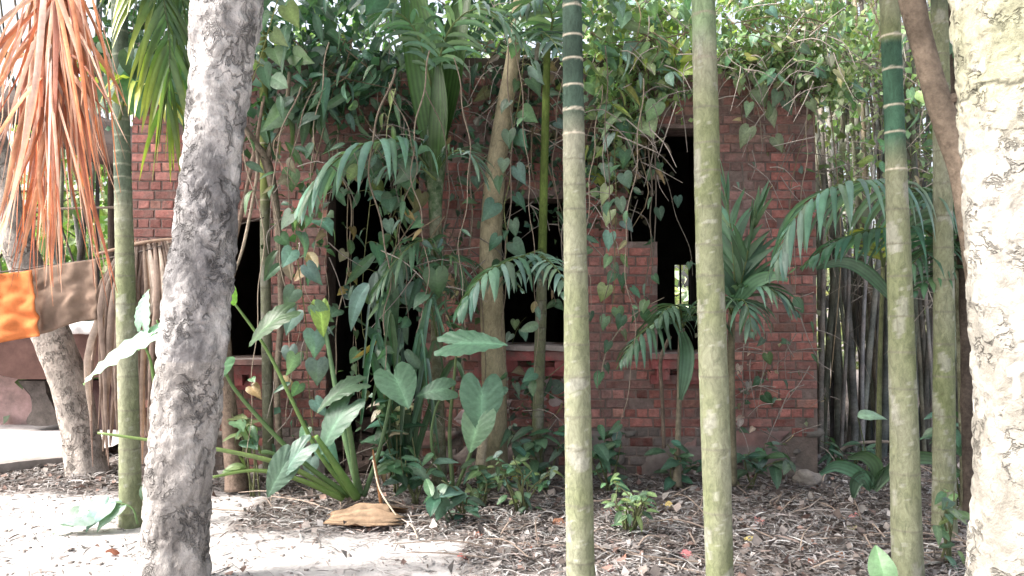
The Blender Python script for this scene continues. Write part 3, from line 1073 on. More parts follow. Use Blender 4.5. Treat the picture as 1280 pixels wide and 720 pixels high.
# ------------------------------------------------------------------ mass foliage (many small leaves in one mesh)
def leaf_cloud(mb, C, size, cols, down=0.3, flat=0.0, aspect=0.4):
    n = len(C)
    d = NR.normal(size=(n, 3))
    d[:, 2] -= down * 2
    d /= np.linalg.norm(d, axis=1)[:, None]
    u = NR.normal(size=(n, 3))
    u[:, 2] += 1.2 + flat
    u -= d * (u * d).sum(1)[:, None]
    u /= np.linalg.norm(u, axis=1)[:, None] + 1e-6
    x = np.cross(d, u)
    s = (np.asarray(size) * NR.uniform(.6, 1.3, n))[:, None]
    w_ = s * aspect
    b = C
    l = C + d * s * .45 - x * w_ + u * w_ * .35
    r = C + d * s * .45 + x * w_ + u * w_ * .35
    tip = C + d * s - u * s * .12
    m_ = C + d * s * .5
    v = np.stack([b, l, tip, r, m_], 1).reshape(-1, 3)
    i = np.arange(n)[:, None] * 5
    t = np.concatenate([i + np.array((0, 4, 1)), i + np.array((1, 4, 2)), i + np.array((0, 3, 4)), i + np.array((4, 3, 2))])
    c = np.repeat(np.asarray(cols), 5, 0)
    mb.add(v, None, t, c)


def clumps(n, cen, rad, ncl, crad, base, var=0.35, shell=0.5):
    """n leaf places in ncl clumps inside an ellipsoid, with a colour for each leaf"""
    k = NR.normal(size=(ncl, 3))
    k /= np.linalg.norm(k, axis=1)[:, None]
    k *= (NR.uniform(shell, 1, ncl) ** 0.6)[:, None]
    cc = np.asarray(cen) + k * np.asarray(rad)
    idx = NR.randint(0, ncl, n)
    p = cc[idx] + NR.normal(size=(n, 3)) * crad * NR.uniform(.5, 1.2, ncl)[idx][:, None]
    cl = np.asarray(base)[None, :] * NR.uniform(1 - var, 1 + var, ncl)[idx][:, None] * NR.uniform(.75, 1.25, n)[:, None]
    cl = cl * (1 + NR.uniform(-.15, .25, (n, 1)) * np.array((1, 0, 0)))
    return p, cl, cc


def bg_tree(label, x, y, h, crad, col, nl=2600, size=0.2, name='tree', group=None, trunk_r=0.09, lean=0.2):
    root = thing(name, label, 'tree', (x, y, 0), group)
    top = np.array((x + R.uniform(-lean, lean), y, h))
    mb = MB()
    mid = np.array((x + R.uniform(-lean, lean) * .6, y, h * .5))
    P = np.array([(x, y, -0.05), mid, top])
    tube(mb, P, [trunk_r, trunk_r * .75, trunk_r * .35], 9, (0.13, 0.11, 0.09), n=16)
    p, cl, cc = clumps(nl, top + np.array((0, 0, -crad * .3)), (crad, crad, crad * .85), 38, crad * .2, col)
    for q in cc[::3]:
        s = spline(P, 16)[R.randrange(6, 15)]
        tube(mb, [s, (s + q) / 2 + NR.uniform(-.1, .1, 3) + np.array((0, 0, .1)), q], [trunk_r * .3, trunk_r * .2, trunk_r * .08], 5, (0.13, 0.11, 0.09), n=7)
    mb.build('trunk', M_BARK, root)
    m2 = MB()
    leaf_cloud(m2, p, np.full(nl, size), cl)
    m2.build('crown', M_LEAF, root)
    return root


# trees beyond the ruin
for (x, y, h, cr, c, lab) in (
        (-7.6, 11.5, 3.6, 1.9, (.10, .17, .06), 'pale green bushy tree seen past the leaning pale trunk'),
        (-5.2, 14.0, 5.2, 2.2, (.13, .2, .07), 'light green tree behind the clothes line'),
        (-2.2, 13.5, 5.6, 1.9, (.07, .13, .055), 'leafy tree behind the roof above the small window'),
        (0.4, 13.0, 5.8, 1.8, (.09, .15, .055), 'leafy tree behind the roof above the middle window'),
        (2.3, 13.2, 5.4, 1.9, (.13, .21, .06), 'yellow green tree rising behind the roof corner'),
        (4.4, 13.5, 4.6, 2.0, (.10, .16, .06), 'leafy tree behind the bamboo grove'),
        (6.8, 12.0, 4.4, 2.2, (.09, .15, .06), 'leafy tree past the bamboo beside the thick pale trunk')):
    bg_tree(lab, x, y, h, cr, np.array(c) * 1.5, nl=1000, size=0.2, group='trees behind the ruined house')

# crowns of the big trunks (above the picture, they shade the place)
for root, top, cr, n in ((t1, T1TOP, 1.7, 2400), (t5, T5TOP, 1.6, 1300), (t4, T4TOP, 1.2, 900), (t2, T2TOP, 2.3, 5000)):
    mb, m2 = MB(), MB()
    cen = np.asarray(top) + np.array((-0.9, -0.6, 1.6) if root is t1 else (0.0, 0.3, 1.6))
    p, cl, cc = clumps(n, cen, (cr, cr, cr * .55), 40, cr * .2, G_MID)
    for q in cc[::3]:
        tube(mb, [np.asarray(top) - (0, 0, .1), (np.asarray(top) + q) / 2 + np.array((0, 0, .2)), q], [0.07, 0.04, 0.012], 6, (0.2, 0.18, 0.15), n=8)
    mb.build('limbs', M_BARK, root, kind='stuff')
    leaf_cloud(m2, p, np.full(n, .26), cl)
    m2.build('crown', M_LEAF, root)

# ------------------------------------------------------------------ bamboo grove
bam_mesh = []
for k in range(7):
    mb = MB()
    H = 5.5
    bx, by = R.uniform(-.35, .35), R.uniform(-.3, .3)
    n = 46
    zz = np.linspace(0, H, n)
    P = np.stack([bx * (zz / H) ** 2 + .04 * np.sin(zz * 1.3 + k), by * (zz / H) ** 2, zz], 1)
    r = 0.034 * (1 - .45 * zz / H)
    node = (np.arange(n) % 4) == 0
    r = r * np.where(node, 1.1, 1.0)
    c = np.where(node[:, None], np.array((.2, .2, .17)), np.array((.15, .165, .145)) * (1 + .3 * np.sin(np.arange(n) * 1.7 + k))[:, None])
    tube(mb, P, r, 8, c)
    bam_mesh.append(mb.mesh('bamboo_stalk', M_TWIG))
M_BAM = bam_mesh
bam = []
for k in range(126):
    if k < 106:
        px, Y = R.uniform(1022, 1262), R.uniform(7.7, 9.6)
        x = (px - 640) / FPX * Y
    else:
        x, Y = R.uniform(-6.6, -4.6), R.uniform(9.8, 11.4)
    bam.append((x, Y))
for (x, Y) in bam:
    o = bpy.data.objects.new('bamboo_stalk', M_BAM[R.randrange(7)])
    COL.objects.link(o)
    ln = .09 if x > 0 else .22
    o.matrix_basis = Matrix.Translation((x, Y, -.05)) @ Matrix.Rotation(R.uniform(-ln, ln) - (.12 if x < 0 else 0), 4, 'Y') @ Matrix.Rotation(R.uniform(-.06, .06), 4, 'X') @ Matrix.Rotation(R.uniform(0, 6), 4, 'Z') @ Matrix.Diagonal((*((R.uniform(.4, 1.2),) * 2), R.uniform(.8, 1.2), 1))
    v = R.uniform(.5, 1.5)
    o.color = (v * R.uniform(.9, 1.25), v, v * R.uniform(.8, 1.2), 1)
    if x > 0:
        tag(o, 'dark bamboo stalk in the grove behind the house corner', 'bamboo', 'bamboo stalks in the grove')
    else:
        tag(o, 'slanting bamboo stalk behind the clothes line', 'bamboo', 'slanting bamboo stalks')
# bamboo leaves and pale twig tangle among the stalks
mb = MB()
n = 2900
px, py, Y = NR.uniform(1022, 1262, n), NR.uniform(-40, 330, n) ** 1.0, NR.uniform(7.6, 10.2, n)
keep = NR.uniform(size=n) < np.clip(1.1 - py / 420, .15, 1)
C = np.array([at(a, b, c) for a, b, c in zip(px[keep], py[keep], Y[keep])])
cl = np.array((.21, .26, .165))[None] * NR.uniform(.5, 1.5, (len(C), 1)) * NR.uniform(.85, 1.2, (len(C), 3))
leaf_cloud(mb, C, np.full(len(C), .14), cl, down=.5, aspect=.22)
o = mb.build('bamboo_foliage', M_LEAF, kind='stuff')
mb = MB()
for k in range(420):
    a = at(R.uniform(1020, 1262), R.uniform(-20, 400), R.uniform(7.4, 9.8))
    d = norm((R.uniform(-1, 1), R.uniform(-.4, .4), R.uniform(-1, .6)))
    L = R.uniform(.3, .9)
    tube(mb, [a, a + d * L * .5 + NR.uniform(-.06, .06, 3), a + d * L + np.array((0, 0, -.1))], [.006, .005, .002], 4, np.array((.3, .27, .23)) * R.uniform(.4, 1.3), n=5, cap=False)
mb.build('twig_tangle', M_TWIG, kind='stuff')

# low growth beyond, left and right of the house
mb = MB()
for (cen, rad, n, col) in (((-6.6, 10.5, .5), (2.6, 1.0, .5), 1500, (.10, .16, .07)), ((-6.2, 12.5, 1.4), (3.2, .8, 1.3), 2600, (.14, .2, .1))):
    p, cl, cc = clumps(n, cen, rad, 30, .28, col)
    leaf_cloud(mb, p, np.full(n, .17), cl)
mb.build('undergrowth', M_LEAF, kind='stuff')
mb = MB()
for k in range(26):
    x, y = R.uniform(-17, 17), R.uniform(19, 24)
    n = 420
    p, cl, cc = clumps(n, (x, y, R.uniform(.6, 4.2)), (1.9, 1.0, 1.5), 14, .4, np.array((.25, .29, .2)) * R.uniform(.75, 1.25))
    leaf_cloud(mb, p, np.full(n, .3), cl)
mb.build('far_thicket', M_LEAF, kind='stuff')

# ------------------------------------------------------------------ creepers on the roof line
def creeper(label, px, py, Y, spots, kinds, size, tint, nleaf, stuff=0, group=None, stuffcol=G_MID, stuffsize=.09, hang=.8, twigs=0):
    """A creeper: woody strands, leaves that can be told apart as parts, and the fine leaves behind as one stuff part.
    spots: (px0, px1, py0, py1, Y0, Y1, weight)"""
    b = at(px, py, Y)
    root = thing('creeper', label, 'creeper', b, group)
    sm = MB()
    W = [s[6] for s in spots]
    for k in range(max(6, nleaf // 8)):
        s = R.choices(spots, W)[0]
        a = at(R.uniform(s[0], s[1]), s[2] - 10, R.uniform(s[4], s[5]))
        e = at(R.uniform(s[0], s[1]), R.uniform(s[2], s[3]), R.uniform(s[4], s[5]))
        m_ = (a + e) / 2 + NR.uniform(-.15, .15, 3)
        tube(sm, [a, m_, e], [.006, .005, .003], 5, np.array((.2, .16, .11)) * R.uniform(.6, 1.3), n=9, cap=False)
    for k in range(twigs):
        s = R.choices(spots, W)[0]
        a = at(R.uniform(s[0], s[1]), R.uniform(s[2], s[3]), R.uniform(s[4], s[5]) - .1)
        d = norm((R.uniform(-1, 1), R.uniform(-.4, .3), R.uniform(-1, .4)))
        L = R.uniform(.12, .5)
        tube(sm, [a, a + d * L * .5 + NR.uniform(-.05, .05, 3), a + d * L + np.array((0, 0, -.08))], [.005, .004, .002], 4, np.array((.34, .3, .27)) * R.uniform(.4, 1.2), n=6, cap=False)
    sm.build('strands', M_TWIG, root, kind='stuff')
    for k in range(nleaf):
        s = R.choices(spots, W)[0]
        pos = at(R.uniform(s[0], s[1]), R.uniform(s[2], s[3]), R.uniform(s[4], s[5]))
        kd = R.choice(kinds)
        tn = tint[R.randrange(len(tint))]
        d = norm((R.uniform(-1.1, 1.1), R.uniform(-1.0, .4), -hang + R.uniform(-.5, .9)))
        nr = norm((R.uniform(-1.1, 1.1), R.uniform(-1.0, .1), R.uniform(.0, 1.3)))
        leaf(root, kd, pos, d, nr, size[0] + (size[1] - size[0]) * R.random() ** 1.6 * (1.5 if kd == 'lance' else 1), gtint(tn, .35))
    if stuff:
        m_ = MB()
        C, cl = [], []
        for k in range(stuff):
            s = R.choices(spots, W)[0]
            C.append(at(R.gauss((s[0] + s[1]) / 2, (s[1] - s[0]) / 3.2), R.gauss((s[2] + s[3]) / 2, (s[3] - s[2]) / 3.4), R.uniform(s[4], s[5]) + .15))
        C = np.array(C)
        cl = np.array([gtint(stuffcol, .45) for _ in C])
        leaf_cloud(m_, C, np.full(len(C), stuffsize), cl, down=.35, aspect=.42)
        m_.build('fine_leaves', M_LEAF, root, kind='stuff')
    return root


creeper('dark broad leaved creeper hanging over the brick above the small window', 400, 60, 6.7,
        [(312, 500, -10, 70, 6.3, 7.0, 3), (330, 500, 60, 125, 6.3, 6.8, 3), (350, 450, 110, 150, 6.4, 6.8, 1), (310, 350, 100, 190, 6.3, 6.6, .5)],
        ['lance', 'lance', 'lance', 'oval', 'heart'], (.13, .25), [G_DARK * 1.4, G_MID * 1.15, G_BLUE, G_BLUE * 1.2], 200, 560, stuffcol=G_DARK * 1.6, stuffsize=.1)
creeper('tangled creeper between the pleated palm and the tan trunk', 600, 60, 7.0,
        [(480, 735, -20, 60, 6.6, 7.4, 2), (560, 720, 60, 170, 6.75, 7.0, 2), (460, 560, 100, 200, 6.7, 6.95, 1), (640, 735, 150, 230, 6.8, 6.97, .8)],
        ['heart', 'oval', 'lance', 'lance'], (.07, .16), [G_DARK, G_MID, G_BLUE, (.16, .14, .1)], 170, 1700, stuffcol=G_DARK * 1.3, stuffsize=.085, twigs=90)
creeper('light green heart leaved creeper tumbling over the roof edge beside the plain palm trunk', 800, 60, 6.7,
        [(728, 868, -20, 60, 6.4, 7.2, 3), (735, 865, 50, 130, 6.4, 6.9, 3), (745, 815, 120, 170, 6.5, 6.85, 1.2), (728, 780, 160, 240, 6.6, 6.9, .5)],
        ['heart', 'oval', 'lance'], (.08, .2), [G_LIGHT, G_MID * 1.5, G_BLUE * 1.7, G_LIGHT * 1.2, G_YEL, G_BLUE * 1.3], 250, 1300, stuffcol=G_LIGHT, stuffsize=.085, twigs=60)
creeper('dense small leaved creeper capping the brick corner', 970, 50, 6.8,
        [(895, 1050, -20, 50, 6.6, 7.4, 3), (900, 1045, 40, 95, 6.5, 7.0, 4), (1000, 1055, 80, 130, 6.6, 6.95, 1)],
        ['heart', 'oval', 'heart', 'lance'], (.05, .13), [G_MID * 1.4, G_BLUE * 1.7, G_LIGHT, G_LIGHT * 1.3, (.3, .33, .23)], 290, 2800, stuffcol=G_LIGHT * 1.05, stuffsize=.062, twigs=90)
creeper('dead grey and green creeper hanging beside the dark opening', 760, 220, 6.8,
        [(728, 800, 170, 290, 6.75, 6.95, 2), (780, 830, 160, 220, 6.75, 6.95, 1)], ['lance', 'heart'], (.05, .12), [G_DARK, (.17, .14, .09), G_MID], 60, 300, stuffcol=(.08, .08, .05), stuffsize=.07, twigs=22)
creeper('bright leafy creeper hiding the bamboo tops', 1080, 120, 7.4,
        [(1030, 1110, 0, 130, 7.2, 7.8, 2), (1030, 1210, 100, 240, 7.3, 8.0, 2), (1130, 1215, 0, 140, 7.2, 8.0, 2)], ['heart', 'oval', 'lance'], (.07, .17), [G_LIGHT * 1.2, G_MID * 1.3, G_BLUE * 1.7, (.3, .3, .2)], 130, 800, stuffcol=G_LIGHT * 1.1, stuffsize=.085, twigs=40)
creeper('leafy creeper over the far end of the house beside the green fan frond', 210, 90, 6.9,
        [(130, 250, -20, 60, 6.4, 7.4, 2), (120, 250, 50, 120, 6.5, 7.0, 2)], ['lance', 'oval', 'heart'], (.1, .2), [G_MID, G_DARK, G_LIGHT * .8], 60, 700, stuffcol=G_MID, stuffsize=.09, twigs=20)


creeper('tangle of mixed leaves and thin stems hanging before the doorway', 440, 300, 6.3,
        [(345, 415, 170, 340, 6.1, 6.6, 3), (420, 540, 150, 250, 6.2, 6.7, 3), (470, 560, 280, 460, 6.1, 6.6, 2), (340, 420, 380, 560, 6.1, 6.5, 1.4), (440, 560, 460, 580, 6.2, 6.6, 1.6)],
        ['lance', 'lance', 'oval', 'heart'], (.08, .22), [G_MID, G_BLUE, G_MID * 1.3, G_DARK * 1.6, (.2, .17, .1)], 100, 200, stuffcol=G_MID, stuffsize=.075, twigs=40)
creeper('thin leafy stems straggling over the brick beside the smooth tan trunk', 600, 300, 6.75,
        [(560, 720, 170, 300, 6.6, 6.9, 2), (555, 610, 300, 440, 6.6, 6.9, 1), (630, 720, 460, 560, 6.6, 6.9, 1)],
        ['lance', 'oval', 'heart'], (.06, .15), [G_MID, G_BLUE, G_DARK * 1.6, (.24, .2, .13)], 80, 260, stuffcol=G_MID * .9, stuffsize=.07, twigs=40)
creeper('sparse dry stems and small leaves clinging to the brick corner', 960, 300, 6.85,
        [(905, 1020, 100, 240, 6.85, 6.95, 1), (905, 1000, 420, 540, 6.8, 6.93, 1.4), (990, 1040, 100, 560, 6.8, 7.1, 1.5)],
        ['lance', 'heart'], (.04, .09), [G_MID, (.3, .27, .2), G_BLUE], 46, 90, stuffcol=(.15, .16, .1), stuffsize=.05, twigs=60)
for k in range(22):
    px = (318, 352, 368, 392, 414, 428, 446, 474, 486, 512, 526, 558, 574, 596, 640, 660, 694, 742, 756, 782, 806, 1004)[k]
    Y = R.uniform(6.0, 6.8)
    bb = R.uniform(380, 600)
    ln = [(px + R.uniform(-30, 30), R.uniform(20, 120)), (px + R.uniform(-14, 14), 200), (px + R.uniform(-14, 14), 300 + R.uniform(-30, 30)), (px + R.uniform(-12, 12), (300 + bb) / 2), (px + R.uniform(-10, 10), bb)]
    P = spline(ap(ln, Y), 50)
    P[:, 0] += .012 * np.sin(np.linspace(0, 30, 50) + k)
    root = thing('hanging_root', 'thin brown rootlet hanging from the roof creepers in front of the house', 'hanging root', P[0], 'thin hanging rootlets')
    mb = MB()
    tube(mb, P, np.linspace(.0075, .003, 50) * R.uniform(.6, 1.3), 6, np.array((.2, .165, .13)) * R.uniform(.5, 1.5))
    mb.build('stem', M_TWIG, root)
    for j in range(R.randrange(1, 7)):
        q = P[R.randrange(8, 50)]
        leaf(root, R.choice(('lance', 'heart', 'oval')), q, (R.uniform(-1, 1), R.uniform(-.8, .2), -R.uniform(.1, 1)), (R.uniform(-1, 1), -.7, R.uniform(0, 1)), R.uniform(.06, .16), gtint((G_MID, G_BLUE, G_MID * 1.3, (.24, .2, .12))[j % 4], .35))


# ------------------------------------------------------------------ climbing and hanging vines with leaves one can count
def vine(label, pts, Y, nleaf, size, tints, rad=.005, col=(.14, .15, .07), kinds=('heart',), face=(0, -1, .35), spread=.05, group=None, cat='vine', t0=0.04, extra=None, petiole=True, wide=1.0):
    P = spline(ap(pts, Y), 60)
    root = thing('vine', label, cat, P[0], group)
    mb = MB()
    tube(mb, P, np.linspace(rad, rad * .5, 60), 6, col)
    spots = []
    for k in range(nleaf):
        i = min(59, int(59 * (t0 + (1 - t0) * (k + R.uniform(.1, .9)) / nleaf)))
        sd = 1 if k % 2 else -1
        pos = P[i] + np.array((sd * R.uniform(.3, 1) * spread, -R.uniform(.01, .05), R.uniform(-.02, .04)))
        if petiole:
            tube(mb, [P[i], (P[i] + pos) / 2 + np.array((0, -.01, .015)), pos], .0025, 4, col, cap=False)
        spots.append((pos, sd))
    mb.build('stem', M_TWIG, root)
    for pos, sd in spots:
        d = norm((sd * R.uniform(.0, .7), R.uniform(-.4, .1), -R.uniform(.6, 1.1)))
        nr = norm(np.array(face) + NR.uniform(-.8, .8, 3))
        leaf(root, R.choice(kinds), pos, d, nr, R.uniform(*size), gtint(tints[R.randrange(len(tints))], .2), wide)
    return root


vine('heart leaved vine climbing the smooth tan trunk', [(628, 345), (634, 300), (630, 260), (638, 220), (640, 170), (650, 120), (655, 60), (660, 0)], 6.5, 20, (.1, .18), [G_MID * 1.1, G_BLUE, G_MID], spread=.1)
vine('thin vine of paired heart leaves hanging in front of the brick beside the banded palm', [(766, 120), (768, 180), (770, 240), (769, 300), (768, 360), (762, 408)], 6.6, 17, (.1, .17), [G_MID * 1.3, G_BLUE * 1.3, G_LIGHT], spread=.08)
vine('vine of pale heart leaves hanging over the upper brick corner', [(925, 60), (935, 110), (948, 140), (953, 185)], 6.8, 8, (.1, .17), [(.2, .25, .14), (.16, .22, .13)], spread=.12, col=(.3, .26, .2))
vine('vine with white edged leaves hanging below the roof corner', [(995, 60), (985, 95), (975, 125), (968, 140)], 6.8, 9, (.09, .15), [(.24, .28, .17), (.14, .2, .12)], spread=.1, col=(.35, .3, .25))
vine('stringy vine dangling below the drooping fronds over red brick', [(955, 400), (955, 440), (952, 480), (946, 515)], 6.8, 4, (.08, .12), [G_MID, G_BLUE], rad=.004, col=(.3, .25, .2))
vine('twisted dead vine on the lower brick near the corner', [(930, 430), (928, 470), (930, 500), (926, 530)], 6.85, 3, (.06, .09), [(.4, .36, .3)], rad=.004, col=(.3, .26, .22))
vine('vine of large heart leaves hanging before the doorway edge', [(375, 250), (372, 320), (382, 400), (385, 470), (392, 540), (398, 580)], 6.0, 15, (.12, .21), [G_BLUE * 1.15, G_BLUE, G_MID * 1.2], spread=.09)
vine('leafy vine trailing down the middle of the dark doorway', [(470, 190), (462, 260), (455, 330), (452, 400), (460, 440)], 6.5, 13, (.08, .17), [G_MID, G_LIGHT, G_DARK * 1.4], kinds=('lance', 'oval', 'heart'), spread=.1)
vine('thin bare vine dangling in the doorway', [(436, 220), (434, 300), (440, 380), (448, 460), (450, 500)], 6.7, 8, (.06, .11), [G_MID, (.2, .17, .09)], rad=.004, col=(.25, .21, .15))
vine('vine with yellow leaf hanging at the far side of the doorway', [(505, 180), (500, 260), (492, 330), (490, 400), (492, 450)], 6.4, 11, (.08, .17), [G_MID, G_BLUE, G_MID * 1.2, G_YEL], spread=.1)
vine('looping vine of small leaves beside the pleated palm', [(520, 235), (500, 250), (488, 290), (497, 330), (510, 390)], 6.45, 14, (.1, .17), [G_MID, G_LIGHT, G_BLUE], kinds=('heart', 'lance'))
vine('vine of light leaves crossing the brick toward the drooping frond', [(735, 300), (765, 335), (790, 370), (806, 400)], 6.75, 5, (.07, .12), [G_MID * 1.2], rad=.007, col=(.22, .18, .15))
vine('dry stalk arching up from the wall foot toward the opening', [(750, 480), (758, 440), (780, 405), (805, 385), (830, 372)], 6.5, 7, (.08, .13), [G_MID * 1.1, G_LIGHT * .9], rad=.007, col=(.26, .22, .17))
vine('thin vine hanging inside the dark opening', [(815, 180), (835, 230), (845, 270), (862, 310), (866, 345)], 6.85, 3, (.06, .1), [G_DARK * 1.5], rad=.004, col=(.2, .18, .15))
vine('straight hanging rootlet with one leaf in the dark opening', [(818, 170), (820, 240), (818, 300), (812, 372)], 6.75, 4, (.07, .11), [G_MID], rad=.008, col=(.14, .12, .1))
vine('short vine with three round leaves inside the middle window', [(640, 430), (645, 415), (652, 402), (658, 396)], 6.9, 3, (.07, .1), [G_LIGHT, G_BLUE * 1.4], rad=.003)
vine('thin vine trailing along the palm frond above the doorway', [(495, 110), (485, 150), (480, 190), (462, 205), (440, 215)], 6.3, 9, (.1, .17), [G_BLUE * 1.2, G_MID, G_LIGHT], kinds=('lance', 'oval'), col=(.3, .32, .18))
vine('vine of broad leaves beside the mottled trunk, near its top', [(350, -10), (338, 30), (326, 70), (312, 110)], 5.6, 9, (.12, .2), [G_MID * 1.1, G_MID, G_LIGHT], col=(.28, .3, .12), spread=.1)

# ------------------------------------------------------------------ fitted palms and fronds
BLUE = np.array((.095, .165, .125))
# pleated young palm in the middle
b = at(547, 600, 6.5)
pp = thing('young_palm', 'young palm with pleated upright leaves and a dark slender stem beside the doorway', 'palm', (b[0], 6.5, 0))
mb, p, r = trunk_mesh([(549, 605, 6.5, 20), (548, 520, 6.5, 16), (546, 420, 6.5, 15), (545, 320, 6.5, 15), (544, 250, 6.5, 18), (543, 190, 6.5, 30), (541, 120, 6.5, 22), (540, 60, 6.5, 10)],
                      110, 14, lambda q, t, a: (np.array((.05, .085, .04)) if t > .6 else np.array((.1, .1, .06))) * (1 + .3 * noise.noise(Vector((q[0] * 9, q[1] * 9, q[2] * 22)))), None)
mb.build('trunk', M_PALM, pp)


def pleated(root, path, wmax, col, ribs=9, seedv=0, mat=None):
    P = spline(path, 22)
    T = np.gradient(P, axis=0)
    T /= np.linalg.norm(T, axis=1)[:, None]
    mb = MB()
    v, c = [], []
    cols = ribs * 2 + 1
    view = np.array((math.sin(seedv) * .5, 1, .1))
    for i in range(22):
        t = i / 21
        sd = norm(np.cross(T[i], view))
        nr = np.cross(sd, T[i])
        w_ = wmax * math.sin(math.pi * min(.93, .12 + .85 * t)) ** .8
        for k in range(cols):
            u = 2 * k / (cols - 1) - 1
            v.append(P[i] + sd * w_ * u + nr * (.012 * (k % 2) - .12 * wmax * u * u * 2))
            c.append(np.asarray(col) * (1.35 if k % 2 else .8) * (1.3 if k == ribs else 1))
    q = [(i * cols + k, i * cols + k + 1, (i + 1) * cols + k + 1, (i + 1) * cols + k) for i in range(21) for k in range(cols - 1)]
    mb.add(v, q, None, np.array(c))
    return mb.build('leaf', mat or M_FROND, root)


GP = np.array((.075, .16, .045))
pleated(pp, ap([(545, 200, 6.45), (536, 120, 6.4), (524, 40, 6.42), (508, -50, 6.5)]), .15, GP * .85, 8)
pleated(pp, ap([(548, 190, 6.5), (560, 120, 6.5), (572, 40, 6.55), (590, -50, 6.6)]), .12, GP * .7, 7, 1)
pleated(pp, ap([(545, 215, 6.4), (548, 175, 6.32), (550, 130, 6.3), (548, 70, 6.32)]), .085, GP * .5, 5, 2)
frond(pp, ap([(540, 215, 6.45), (505, 178, 6.3), (460, 178, 6.1), (415, 205, 6.0), (372, 262, 5.95)]), 17, .66, .031, BLUE * 1.7, droop=1.35, spread=66, lenpow=.7, lift=.2)
frond(pp, ap([(545, 215, 6.45), (565, 190, 6.3), (590, 195, 6.2), (612, 235, 6.15)]), 13, .34, .012, G_BLUE, droop=.8, spread=45)
frond(pp, ap([(545, 225, 6.4), (520, 205, 6.3), (490, 205, 6.2), (468, 225, 6.15)]), 10, .34, .014, G_BLUE * 1.1, droop=1.0, spread=50)
frond(pp, ap([(540, 120, 6.4), (560, 40, 6.25), (600, 10, 6.1), (645, 40, 6.0), (670, 85, 6.0)]), 20, .46, .02, G_BLUE * 1.2, droop=.9, spread=58)
frond(pp, ap([(540, 110, 6.4), (520, 40, 6.25), (490, 15, 6.1), (455, 40, 6.0)]), 16, .42, .02, G_MID, droop=1.0, spread=58)
frond(pp, ap([(545, 320, 6.42), (535, 300, 6.3), (510, 310, 6.15), (480, 345, 6.05), (462, 380, 6.0)]), 16, .36, .017, G_MID, droop=.8, spread=52)
frond(pp, ap([(547, 345, 6.42), (556, 320, 6.3), (575, 330, 6.2), (590, 380, 6.15)]), 11, .34, .016, G_MID * .9, droop=.9, spread=50)
frond(pp, ap([(546, 420, 6.42), (536, 370, 6.35), (528, 330, 6.3), (522, 300, 6.3)]), 12, .34, .016, G_DARK * 1.4, droop=.8, spread=42)

b = at(492, 600, 6.35)
st = thing('strap_leaf_plant', 'plant with long arching strap leaves growing before the doorway', 'plant', (b[0], 6.35, 0))
for k in range(17):
    h = R.uniform(360, 490)
    x0 = 500 + R.uniform(-10, 16)
    ex = x0 + R.choice((-.6, 1)) * R.uniform(20, 85)
    pleated(st, ap([(x0, 600, 6.35), (x0 + (ex - x0) * .25, (600 + h) / 2, 6.3), (x0 + (ex - x0) * .7, h, 6.2 + R.uniform(-.2, .15)), (ex, h + R.uniform(35, 95), 6.1 + R.uniform(-.2, .2))]), R.uniform(.016, .034), gtint((G_MID, G_BLUE, G_DARK * 1.5)[k % 3], .3), 2, R.uniform(-1.5, 1.5))
mb = MB()
tube(mb, ap([(486, 606, 6.35), (494, 520, 6.35), (490, 400, 6.35), (480, 300, 6.4)]), [.016, .012, .01, .006], 7, (.12, .1, .07), n=30)
mb.build('stem', M_TWIG, st)
for k in range(16):
    leaf(st, 'lance', at(484 + R.uniform(-24, 34), R.uniform(300, 440), 6.3), (R.uniform(-.9, .9), R.uniform(-.6, 0), -R.uniform(.2, 1)), (R.uniform(-.8, .8), -.7, .6), R.uniform(.2, .36), gtint((G_MID, G_BLUE)[k % 2], .3))

# frond from the thin ringed palm, spread before the middle window
tp = [o for o in COL.objects if o.get('label', '').startswith('thin dark ringed')][0]
frond(tp, ap([(677, 312, 6.5), (660, 318, 6.3), (632, 328, 6.1), (604, 345, 5.95), (574, 385, 5.85)]), 14, .38, .03, BLUE * 1.4, droop=1.3, spread=66, prof=lambda t: .75 + .3 * math.sin(3 * t) - .35 * t ** 3)
frond(tp, ap([(677, 312, 6.5), (680, 322, 6.25), (690, 330, 6.05), (702, 345, 5.9), (706, 372, 5.85)]), 10, .34, .024, BLUE * 1.4, droop=1.1, spread=60)
frond(tp, ap([(676, 318, 6.5), (660, 335, 6.2), (640, 345, 6.0), (655, 365, 5.9)]), 9, .26, .022, BLUE * .9, droop=1.2, spread=60)
frond(tp, ap([(684, 62, 6.55), (690, 20, 6.3), (672, 0, 6.1), (640, 20, 5.9)]), 14, .4, .024, BLUE, droop=1.0, spread=56)
frond(tp, ap([(684, 62, 6.55), (676, 40, 6.2), (690, 50, 5.95), (704, 75, 5.8)]), 9, .42, .024, BLUE, droop=.6, spread=62)
frond(tp, ap([(684, 62, 6.55), (700, 0, 6.4), (740, -30, 6.3), (770, 0, 6.25)]), 16, .42, .022, G_MID, droop=.9, spread=58)

